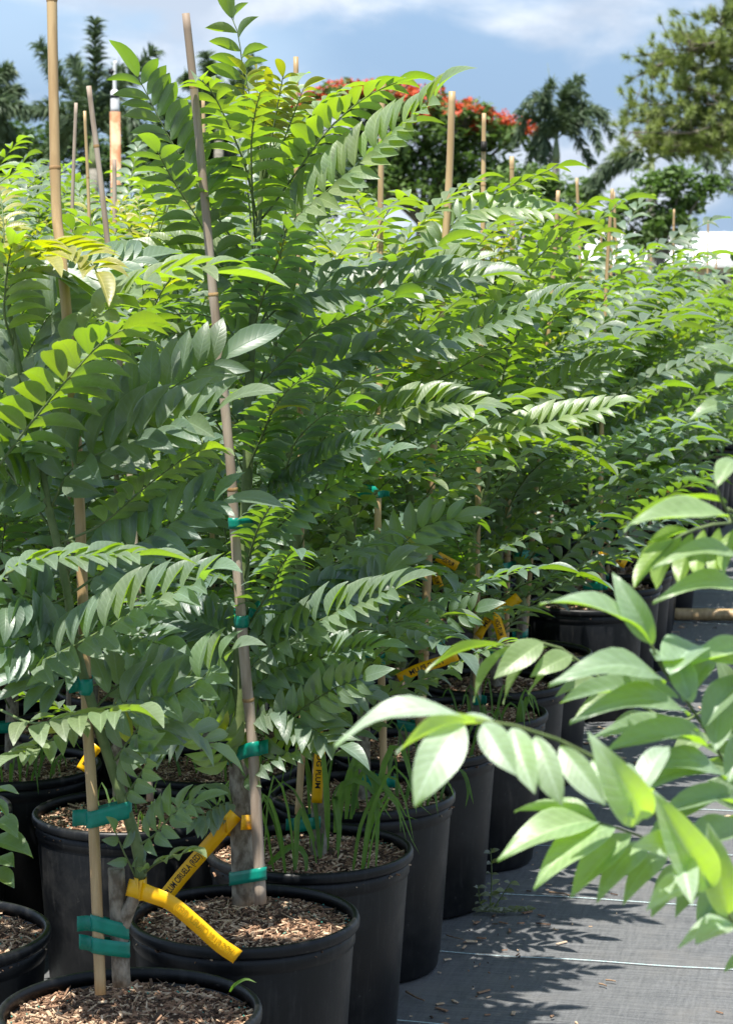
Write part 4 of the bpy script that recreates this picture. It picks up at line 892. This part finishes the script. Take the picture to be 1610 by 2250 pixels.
# ================================================================== yellow name tags
d = 3.46
up = np.array([.62, 0, .78])
plant_tag([PX(280, 1950, d + .03), PX(300, 1955, d - .0), PX(330, 1966, d - .03), PX(375, 1985, d - .05), PX(430, 2030, d - .06), PX(480, 2075, d - .07), PX(522, 2104, d - .07)], (.45, -.25, .86), .0275, 'curled yellow tag on the stump sapling, its lettering showing through reversed', 'yellow name tags',
          'HOG PLUM CIRUELA (RED)', 'ink_faint', span=(.955, .50), hgt=.62, mirror=False, n=40,
          loop=([PX(305, 1955, d - .012), PX(296, 1952, d + .02), PX(298, 1950, d + .075), PX(312, 1948, d + .085), PX(322, 1950, d + .05), PX(317, 1956, d - .005), PX(306, 1958, d - .016)], (.0, 0, 1), 1.2))
d = 3.97
plant_tag([PX(352, 1985, d - .02), PX(400, 1925, d), PX(450, 1868, d + .01), PX(490, 1822, d + .01), PX(518, 1790, d + .015)], (-.75, -.1, .66), .027, 'straight yellow tag reading in black letters, hung on the tallest sapling trunk', 'yellow name tags',
          'HOG PLUM CIRUELA (RED)', 'ink', span=(-.02, .53), hgt=.6, n=30,
          loop=([PX(500, 1812, d), PX(488, 1818, d + .05), PX(505, 1822, d + .115), PX(545, 1815, d + .12), PX(556, 1808, d + .06), PX(530, 1808, d + .0)], (0, 0, 1), 1.0))
def hang_tag(pts, d, lab, wpx=24, across=(1, 0, .1), txt=True):
    plant_tag([PX(x, y, d + .004 * i) for i, (x, y) in enumerate(pts)], across, wpx / F * d, lab, 'yellow name tags', 'HOG PLUM' if txt else None, 'ink', span=(.25, .8), hgt=.5, n=14)
hang_tag([(698, 1610), (703, 1640), (700, 1690), (696, 1765)], 4.49, 'yellow tag hanging straight down among the grass weeds', 24)
hang_tag([(1005, 1440), (965, 1455), (920, 1470), (875, 1492)], 5.45, 'yellow tag stretched sideways below the thick stake tie', 24, (.2, 0, 1))
hang_tag([(1140, 1312), (1110, 1335), (1080, 1352), (1050, 1400)], 5.9, 'yellow tag crossing diagonally behind the thick stake', 24, (.5, 0, 1))
hang_tag([(1085, 1345), (1095, 1375), (1105, 1410)], 5.88, 'short yellow tag tail below the diagonal tag', 22, (1, 0, .3))
hang_tag([(960, 1222), (985, 1235), (1005, 1245)], 5.6, 'small yellow tag beside the thick stake, above its tie', 22, (.2, 0, 1))
hang_tag([(950, 1245), (958, 1270), (965, 1290)], 5.6, 'yellow tag end right against the thick stake', 20, (1, 0, 0))
hang_tag([(1318, 1212), (1345, 1225), (1375, 1240)], 7.9, 'yellow tag slanting above the dark far pot', 20, (0, 0, 1))
hang_tag([(1298, 1245), (1300, 1260), (1296, 1275)], 7.9, 'little yellow tag tip over the far pot', 12, (1, 0, 0), False)
hang_tag([(215, 1640), (195, 1665), (178, 1692)], 4.7, 'yellow tag peeping out behind the tan stake', 24, (-.6, 0, .8))
hang_tag([(725, 1238), (728, 1255), (724, 1275)], 5.3, 'small yellow tag deep among the foliage of the second row', 12, (1, 0, 0), False)
hang_tag([(1395, 1075), (1402, 1090), (1398, 1110)], 9., 'far yellow tag in shade under the distant saplings', 14, (1, 0, 0), False)
hang_tag([(1462, 1080), (1470, 1092), (1475, 1104)], 9.4, 'far orange-yellow tag beside the distant stakes', 12, (1, 0, 0), False)
# ================================================================== grasses and weeds
def blade(parent, base, pts, wd, pb):
    P = smooth_path(pts, 10); T = np.gradient(P, axis=0); V, Fc = [], []
    for i in range(10):
        t = i / 9; w_ = wd * (math.sin(math.pi * (.12 + .88 * t ** .8)) ** .7 if t < 1 else .02) * .5; s = nrm(np.cross(T[i], [.3, -1, .25]))
        nn = nrm(np.cross(s, T[i]))
        for k in (-1, 0, 1): V.append(P[i] + s * w_ * k + nn * abs(k) * w_ * .35 - pb)
    for i in range(9):
        for k in range(2): Fc.append((3 * i + k, 3 * i + 3 + k, 3 * i + 4 + k, 3 * i + 1 + k))
    return obj('blade', mesh('blade', V, Fc, M['grass']), parent)
def grass(center, n, h, spread, label, seed, wd=.009, cat='grass weed'):
    rn = random.Random(seed); c = np.asarray(center, float); o = empty('grass_weed', c); tag(o, label, cat, 'grass weeds in the pots')
    for i in range(n):
        a = rn.uniform(0, 6.28); rr = spread * math.sqrt(rn.random()); b = c + np.array([rr * math.cos(a), rr * math.sin(a), -.005]); H = h * rn.uniform(.5, 1.1); out = rn.uniform(.25, .75) * H; a += rn.uniform(-.6, .6)
        dv = np.array([math.cos(a), math.sin(a), 0])
        blade(o, None, [b, b + dv * out * .2 + [0, 0, H * .55], b + dv * out * .6 + [0, 0, H * .92], b + dv * out * .95 + [0, 0, H * rn.uniform(.6, .95)], b + dv * out * 1.2 + [0, 0, H * rn.uniform(.1, .7)]], wd * rn.uniform(.6, 1.2), c)
    return o
p2 = ROW0[2]
g2 = grass((p2[0] + .03, p2[1] - .06, SOILZ + .01), 16, .26, .12, 'long grass clump spilling over its pot rim beside the path', 3, .008)
for pts in ([(770, 1800), (790, 1700), (815, 1700), (828, 1790), (825, 1930)], [(735, 1830), (745, 1740), (760, 1720), (800, 1720), (860, 1800)], [(690, 1850), (660, 1780), (652, 1800), (650, 1900), (640, 1935)], [(820, 1780), (850, 1660), (880, 1640), (905, 1720), (915, 1790)], [(760, 1800), (770, 1690), (800, 1690), (870, 1760), (880, 1830)],
            [(590, 1900), (640, 1860), (670, 1880), (672, 1940)], [(720, 1840), (715, 1720), (705, 1640), (690, 1600)], [(740, 1820), (735, 1750), (745, 1820), (742, 1890)], [(775, 1790), (780, 1680), (770, 1620), (750, 1600)]):
    blade(g2, None, [PX(x, y, 4.50 - .05 * i / len(pts) - .05) for i, (x, y) in enumerate(pts)], .013, np.array(g2.location))
for k, lab in ((3, 'grass tufts in the pot beyond the long grass clump'), (4, 'thin grass tufts by the thick bamboo stake'), (5, 'short grass sprigs in the pot above the blurred arching frond')):
    grass((ROW0[k][0] + .06, ROW0[k][1] - .05, SOILZ + .01), 14, .13, .1, lab, 10 + k, .008)
gb = grass((ROW0[3][0] + .17, ROW0[3][1] - .02, SOILZ), 2, .06, .02, 'two bright grass blades hanging over a path-side pot rim', 44)
for pts in ([(1005, 1690), (1020, 1700), (1030, 1730), (1040, 1768)], [(1010, 1690), (1022, 1710), (1028, 1740), (1022, 1775)]): blade(gb, None, [PX(x, y, 5.3) for x, y in pts], .008, np.array(gb.location))
for r, k, sd in ((1, 1, 3), (1, 2, 4), (2, 0, 5), (2, 1, 6)):
    p = ROWS[r][k]; grass((p[0] + .03, p[1] - .08, SOILZ + .01), 14, .10, .12, {(1, 1): 'small grass seedlings in the pot straight behind the stump', (1, 2): 'small grass seedlings in a second row pot, shaded', (2, 0): 'sparse grass seedlings in the third row pot at the edge', (2, 1): 'sparse grass seedlings under the bright small drooping frond'}[(r, k)], 60 + sd, .006)
p0 = PX(510, 2170, 3.45); gs = grass((p0[0], p0[1], SOILZ + .004), 2, .03, .01, 'tiny green seedling at the rim of the stump pot', 71, .004)
blade(gs, None, [PX(505, 2180, 3.47), PX(515, 2165, 3.46), PX(540, 2152, 3.45), PX(563, 2160, 3.44)], .005, np.array(gs.location))
# weed growing from the mat
def weed(stems, d, label, leafw, seed, ground_px):
    rn = random.Random(seed); c = PX(*ground_px, d); c[2] = 0.; o = empty('ground_weed', c); tag(o, label, 'weed', 'weeds growing from the weed mat')
    for pts, n in stems:
        P = smooth_path([PX(x, y, d - .0006 * max(0, y - ground_px[1])) for x, y in pts], 14); P[:, 2] = np.maximum(P[:, 2], .008)
        v, f = tube(P - c, np.linspace(.0022, .001, 14), 5); st = obj('stem', mesh('stem', v, f, M['stem']), o)
        for i in range(n):
            t = (i + .6) / n; b = np.array([np.interp(t * 13, np.arange(14), P[:, k]) for k in range(3)])
            for s in (-1, 1):
                X = nrm([s * 1., rn.gauss(-.2, .4), rn.uniform(-.1, .5)]); l = leafw * rn.uniform(.7, 1.3)
                lo = obj('leaf', WL[rn.randrange(NVAR)], st, mat=frame(b - c, X, np.array([rn.gauss(0, .3), -.5, 1]), l, l * .62)); q = rn.uniform(.8, 1.3); lo.color = (q * 1.3, q, q, 1)
WL = LM
weed([([(1075, 2005), (1080, 1940), (1078, 1865)], 6), ([(1080, 2005), (1105, 1965), (1125, 1935)], 4), ([(1078, 2010), (1120, 2005), (1170, 2000)], 7), ([(1076, 2012), (1095, 2025), (1110, 2035)], 4), ([(1072, 2008), (1055, 1985), (1050, 1945)], 4), ([(1078, 2008), (1060, 2020), (1052, 2005)], 3)], 5.46, 'leafy weed sprouting from the mat against a pot base', .022, 4, (1078, 2012))
weed([([(912, 2140), (922, 2120), (920, 2098)], 3), ([(912, 2140), (908, 2130)], 1)], 5.02, 'tiny weed at the foot of a path-side pot', .018, 5, (912, 2141))
# broad-leaved weed at the outer pot
c = np.array([ROWS[1][0][0] - .02, 3.92, SOILZ]); lw = empty('broadleaf_weed', c); tag(lw, 'bright broad-leaved weed hanging over the outer pot', 'weed')
rn = random.Random(6)
for (b, e, wd) in (((-30, 1850), (72, 1885), .05), ((-20, 1815), (40, 1840), .05), ((-25, 1925), (32, 1950), .045), ((-20, 1745), (42, 1745), .02), ((-10, 1760), (20, 1800), .018), ((-20, 1900), (30, 1905), .05)):
    a = PX(*b, 3.9); z = PX(*e, 3.82); v, f = tube(smooth_path([c + [0, 0, -.01], (c + a) / 2 + [0, 0, .05], a], 6) - c, .002, 5); st = obj('stem', mesh('stem', v, f, M['stem']), lw)
    lo = obj('leaf', FM[rn.randrange(8)], st, mat=frame(a - c, z - a, np.array([.1, -.5, 1.]), np.linalg.norm(z - a), wd)); lo.color = (1.25, 1.3, .8, 1)
# ================================================================== things lying on the path
def twig(pts, r, lab, name='twig', cat='twig', mat='twig', sides=6):
    P = np.array([[q[0], q[1], .006 + r] for q in [gpx(*p) for p in pts]]); b = P[0].copy(); o = obj(name, mesh(name, *((lambda t: (t[0] - b, t[1]))(tube(smooth_path(P, 8), np.linspace(r, r * .6, 8), sides))), M[mat]), loc=b); tag(o, lab, cat, 'litter on the weed mat' if name == 'twig' else None)
def gpx(px, py):
    v = _r * (px - 805) / F + _u * (1125 - py) / F + _f; t = CAMH / -v[2]; return np.array([v[0] * t, v[1] * t, 0])
twig([(892, 2188), (912, 2200), (932, 2208)], .003, 'dark dry twig lying on the shaded mat')
twig([(980, 2062), (1000, 2068), (1018, 2072)], .0018, 'thin tan straw lying by the pot base')
twig([(966, 2000), (1000, 1995), (1030, 1998)], .003, 'reddish bark strip lying under the pot edge')
twig([(1330, 2162), (1342, 2163), (1352, 2165)], .0025, 'pale straw bit lying on the sunlit mat')
twig([(1315, 2170), (1325, 2172), (1332, 2175)], .0025, 'brown bark crumb lying beside the pale straw')
twig([(1118, 2160), (1122, 2160)], .005, 'round dark pebble of bark on the mat')
twig([(1124, 2178), (1128, 2179)], .004, 'small brown crumb below the round dark pebble')
twig([(1205, 1968), (1240, 1972), (1252, 1976)], .003, 'reddish leaf litter on the pale blue line')
twig([(1210, 2245), (1216, 2243)], .004, 'orange petal fragment on the mat')
rn = random.Random(15); V, Fc, mi = [], [], []
for i in range(420):
    q = RW(rn.uniform(.2, 7), -.2 - abs(rn.gauss(0, .12)) if rn.random() < .75 else rn.uniform(-1.4, -.2)); a_ = rn.uniform(0, 6.28); l = rn.choice([.003, .004, .006, .009, .016]) * rn.uniform(.7, 1.3); w_ = l * rn.uniform(.15, .5); o_ = len(V)
    X = np.array([math.cos(a_), math.sin(a_), 0]); Y = np.array([-X[1], X[0], 0]); zz = .0065
    for h_ in (0, .0022):
        for sx, sy in ((-1, -1), (1, -.7), (1, .8), (-1, 1)): V.append(q + X * l * sx + Y * w_ * sy * (1 - .2 * (h_ > 0)) + np.array([0, 0, zz + h_ - .003]))
    Fc += [(o_ + 4, o_ + 5, o_ + 6, o_ + 7), (o_, o_ + 1, o_ + 5, o_ + 4), (o_ + 1, o_ + 2, o_ + 6, o_ + 5), (o_ + 2, o_ + 3, o_ + 7, o_ + 6), (o_ + 3, o_, o_ + 4, o_ + 7)]; mi += [rn.choices([0, 1, 2], [.45, .35, .2])[0]] * 5
tag(obj('bark_litter', mesh('bark_litter', V, Fc, [M['chip_a'], M['chip_b'], M['chip_c']], mi=mi, smooth=False)), 'scattered crumbs of bark and straw along the pot bases', 'litter', kind='stuff')
# thick bamboo pole lying across the end of the path
q0, q1 = gpx(1478, 1366), gpx(1720, 1369); P = np.linspace(q0, q1, 30); P[:, 2] = .031 + .004; rad = .028 * (1 + .08 * sum(np.exp(-((np.linspace(0, 1, 30) - c_) / .03) ** 2) for c_ in (.3, .75)))
bp = obj('bamboo_pole', mesh('bamboo_pole', *((lambda t: (t[0] - q0, t[1]))(tube(P, rad, 14))), M['bamboo']), loc=q0); tag(bp, 'thick bamboo pole lying flat on the mat beyond the pots', 'pole')
# ================================================================== the sapling across the path that reaches in from the right
RX, RY = .78, 2.15
pot((RX, RY), 'black nursery pot of the sapling on the other side of the path', 'black pots across the path', near=False, seed=3)
Rs = Sapling((RX, RY, SOILZ), 'blurred pale green sapling reaching in across the path', 'saplings across the path')
tr = smooth_path([(RX, RY, .34), (RX - .02, RY, .8), (RX + .01, RY, 1.2), (RX, RY - .02, 1.6)], 30); Rs.stem(tr[::4], [.018, .015, .012, .008, .005], 'trunk', 'bark', 20)
def hero_frond(path_px, d0, d1, leaves, tint, rad=.0032, root=None):
    """rachis through photo pixels + leaflets given one by one as (base px, tip px, width ratio, ref, depth of base, depth of tip)"""
    m = len(path_px); pts = [PX(x, y, d0 + (d1 - d0) * i / (m - 1)) for i, (x, y) in enumerate(path_px)]
    if root is not None: pts = [np.asarray(root, float)] + pts
    P = smooth_path(pts, 26); rv, rf = tube(P, np.linspace(rad, rad * .4, 26), 6); items = []
    for lf in leaves:
        (bx, by), (tx, ty), wr, ref, db, dt = lf; b = PX(bx, by, db); e = PX(tx, ty, dt); L = np.linalg.norm(e - b); q = FRND.uniform(.9, 1.15)
        items.append((FRND.randrange(NVAR), frame(b, e - b, np.asarray(ref, float), L, L * wr * .9), (tint[0] * q, tint[1] * q, tint[2] * q)))
    Rs.fr.append(((rv, rf), items))
PALE = (2.5, 2.2, 2.5); UP = (-.1, -.6, .8); CAMF = (-.2, -1, .35); UND = (.1, .5, .9); UND2 = (.1, .9, .45); EDGE = (0, -.15, 1)
a, b = 1.9, 1.7
hero_frond([(1720, 2150), (1600, 2010), (1480, 1850), (1400, 1740), (1290, 1655), (1150, 1600), (1045, 1582)], a, b, [
    ((1030, 1580), (735, 1637), .30, (-.1, -.3, 1), b, b - .02), ((1015, 1588), (910, 1772), .50, CAMF, b, b - .03), ((1060, 1590), (1135, 1705), .50, CAMF, b, b - .03), ((1125, 1600), (1175, 1745), .46, CAMF, b + .01, b - .02), ((1175, 1618), (1235, 1772), .46, CAMF, b + .01, b - .01),
    ((1230, 1640), (1330, 1770), .42, CAMF, b + .02, b), ((1300, 1670), (1395, 1800), .40, CAMF, b + .04, b + .02), ((1100, 1592), (870, 1655), .22, (0, .4, 1), b + .02, b + .07), ((1418, 1800), (1292, 1612), .33, CAMF, b + .06, b), ((1430, 1740), (1330, 1700), .4, UP, b + .06, b + .02),
    ((1560, 1950), (1430, 1735), .31, CAMF, b + .12, b + .06), ((1480, 1855), (1390, 1860), .42, CAMF, b + .09, b + .05), ((1500, 1880), (1520, 1990), .45, CAMF, b + .1, b + .06), ((1540, 1930), (1420, 2000), .4, UP, b + .12, b + .08), ((1600, 2010), (1555, 1810), .30, CAMF, b + .15, b + .1), ((1610, 2030), (1530, 2075), .45, UP, b + .15, b + .1),
    ((1650, 2060), (1490, 2080), .35, EDGE, b + .17, b + .12), ((1400, 1750), (1470, 1640), .4, UP, b + .06, b + .1)], PALE, root=tr[4])
a, b = 2.15, 2.0
G2t = (1.7, 1.7, 1.2)
hero_frond([(1720, 1990), (1600, 1950), (1500, 1895), (1400, 1835), (1310, 1808)], a, b, [
    ((1312, 1808), (1130, 1783), .22, (.1, .3, 1), b, b - .02), ((1305, 1806), (1212, 1755), .35, UP, b, b + .02), ((1318, 1806), (1093, 1890), .34, UP, b, b - .05), ((1350, 1818), (1172, 1953), .36, UP, b, b - .05), ((1385, 1832), (1253, 1973), .36, UP, b + .01, b - .04), ((1425, 1850), (1310, 1982), .36, UP, b + .02, b - .03),
    ((1462, 1875), (1368, 1987), .36, UP, b + .03, b - .02), ((1510, 1900), (1430, 2015), .38, UP, b + .05, b), ((1550, 1925), (1483, 2018), .38, UP, b + .06, b + .02), ((1590, 1945), (1533, 2050), .4, UP, b + .08, b + .03), ((1640, 2010), (1527, 2075), .5, EDGE, b + .08, b + .02), ((1650, 2110), (1590, 2135), .4, UP, b + .08, b + .05)], G2t, root=tr[6])
a, b = 2.1, 1.95
G3t = (1.5, 1.5, 1.4)
hero_frond([(1740, 1960), (1680, 1840), (1605, 1700), (1515, 1550), (1460, 1478), (1425, 1405)], a, b, [
    ((1430, 1418), (1187, 1325), .27, (.1, -.35, 1), b, b - .03), ((1435, 1415), (1345, 1258), .36, CAMF, b, b + .0), ((1462, 1500), (1207, 1503), .30, UP, b, b - .06), ((1515, 1572), (1253, 1585), .27, UP, b + .02, b - .05), ((1555, 1642), (1330, 1650), .28, UP, b + .04, b - .03), ((1595, 1712), (1385, 1700), .3, UP, b + .05, b - .01),
    ((1470, 1480), (1540, 1420), .5, UP, b, b + .08), ((1520, 1545), (1480, 1430), .5, CAMF, b + .02, b + .05), ((1545, 1600), (1640, 1480), .4, UP, b + .04, b + .08), ((1570, 1650), (1590, 1500), .4, CAMF, b + .04, b + .1), ((1440, 1450), (1480, 1460), .6, UP, b, b + .05), ((1625, 1770), (1450, 1790), .3, UP, b + .06, b + .0), ((1650, 1830), (1480, 1880), .35, UP, b + .07, b), ((1600, 1720), (1660, 1600), .4, UP, b + .05, b + .1), ((1490, 1530), (1230, 1545), .24, UP, b + .02, b + .06), ((1535, 1605), (1290, 1625), .24, UP, b + .03, b + .07), ((1580, 1690), (1400, 1740), .28, UP, b + .05, b + .02), ((1610, 1740), (1420, 1840), .28, UP, b + .06, b + .03), ((1500, 1540), (1570, 1440), .38, UP, b + .02, b + .08)], G3t, root=tr[8])
a, b = 2.1, 2.0
G4t = (1.8, 1.75, 1.3)
hero_frond([(1750, 1560), (1700, 1380), (1640, 1200), (1590, 1110), (1570, 1060)], a, b, [
    ((1600, 1135), (1380, 1152), .30, UP, b, b - .04), ((1595, 1100), (1370, 1165), .25, (0, .3, 1), b + .03, b + .03), ((1640, 1240), (1433, 1248), .22, UP, b + .02, b - .04), ((1650, 1310), (1435, 1322), .26, UP, b + .03, b - .03), ((1575, 1075), (1485, 1052), .2, (0, .4, 1), b, b), ((1575, 1070), (1620, 1015), .35, UP, b, b + .05), ((1670, 1430), (1508, 1465), .3, UP, b + .03, b - .02), ((1680, 1490), (1560, 1450), .35, UP, b + .03, b)], G4t, root=tr[16])
hero_frond([(1690, 1180), (1600, 1150), (1520, 1165), (1475, 1190)], a + .1, b + .08, [
    ((1480, 1188), (1392, 1290), .34, UND2, b + .05, b + .02), ((1495, 1180), (1440, 1295), .34, UND2, b + .05, b + .02), ((1520, 1172), (1490, 1290), .36, UND2, b + .05, b + .03), ((1545, 1165), (1530, 1270), .36, UND2, b + .06, b + .03), ((1480, 1185), (1400, 1230), .3, UND2, b + .06, b + .06), ((1510, 1165), (1420, 1195), .3, UND2, b + .06, b + .08), ((1580, 1160), (1570, 1270), .34, UND2, b + .06, b + .03), ((1620, 1160), (1590, 1260), .34, UND2, b + .06, b + .03)], (1.4, 1.5, .45), root=tr[15])
hero_frond([(1660, 1640), (1480, 1590), (1330, 1500), (1250, 1435), (1180, 1408), (1105, 1420)], 2.4, 2.3, [
    ((1110, 1418), (935, 1477), .22, (0, .35, 1), 2.3, 2.28), ((1192, 1412), (1085, 1492), .46, CAMF, 2.3, 2.27), ((1255, 1440), (1165, 1487), .46, CAMF, 2.31, 2.28), ((1130, 1415), (1040, 1543), .22, UND, 2.31, 2.3), ((1200, 1420), (1105, 1548), .22, UND, 2.31, 2.3), ((1260, 1450), (1160, 1527), .25, UND, 2.32, 2.3), ((1320, 1495), (1220, 1530), .35, UP, 2.33, 2.3), ((1380, 1540), (1260, 1580), .38, UP, 2.34, 2.3), ((1450, 1580), (1325, 1620), .36, UP, 2.36, 2.32), ((1330, 1500), (1420, 1470), .38, UP, 2.33, 2.36), ((1560, 1620), (1470, 1680), .4, UP, 2.38, 2.33)], (1.35, 1.3, .85), root=tr[7])
hero_frond([(1760, 860), (1690, 830), (1640, 815)], 2.6, 2.5, [((1640, 815), (1530, 760), .3, UP, 2.5, 2.48), ((1650, 820), (1575, 850), .6, (0, .2, 1), 2.5, 2.45), ((1680, 780), (1600, 800), .4, UP, 2.5, 2.45)], (1.1, 1.1, .95), root=(RX + .01, RY, 1.45))
hero_frond([(1780, 960), (1680, 890), (1600, 895)], 2.6, 2.5, [((1605, 895), (1512, 925), .34, UP, 2.5, 2.47), ((1620, 890), (1535, 885), .2, UP, 2.5, 2.52), ((1620, 900), (1600, 930), .5, UP, 2.5, 2.47), ((1660, 890), (1590, 870), .3, UP, 2.5, 2.47)], (1.2, 1.2, .95), root=(RX + .01, RY, 1.4))
for pts, d0, d1, n, L, ref in (([(1760, 1900), (1700, 1800), (1660, 1700), (1630, 1600)], 2.35, 2.3, 8, .09, UP),):
    Rs.frond(smooth_path([PX(x, y, d0 + (d1 - d0) * i / 3) for i, (x, y) in enumerate(pts)], 16), ref, n, L, FRND, tint=(1.3, 1.3, 1.1), lev=.1, ratio=.34)
Rs.finish(300, big=True)
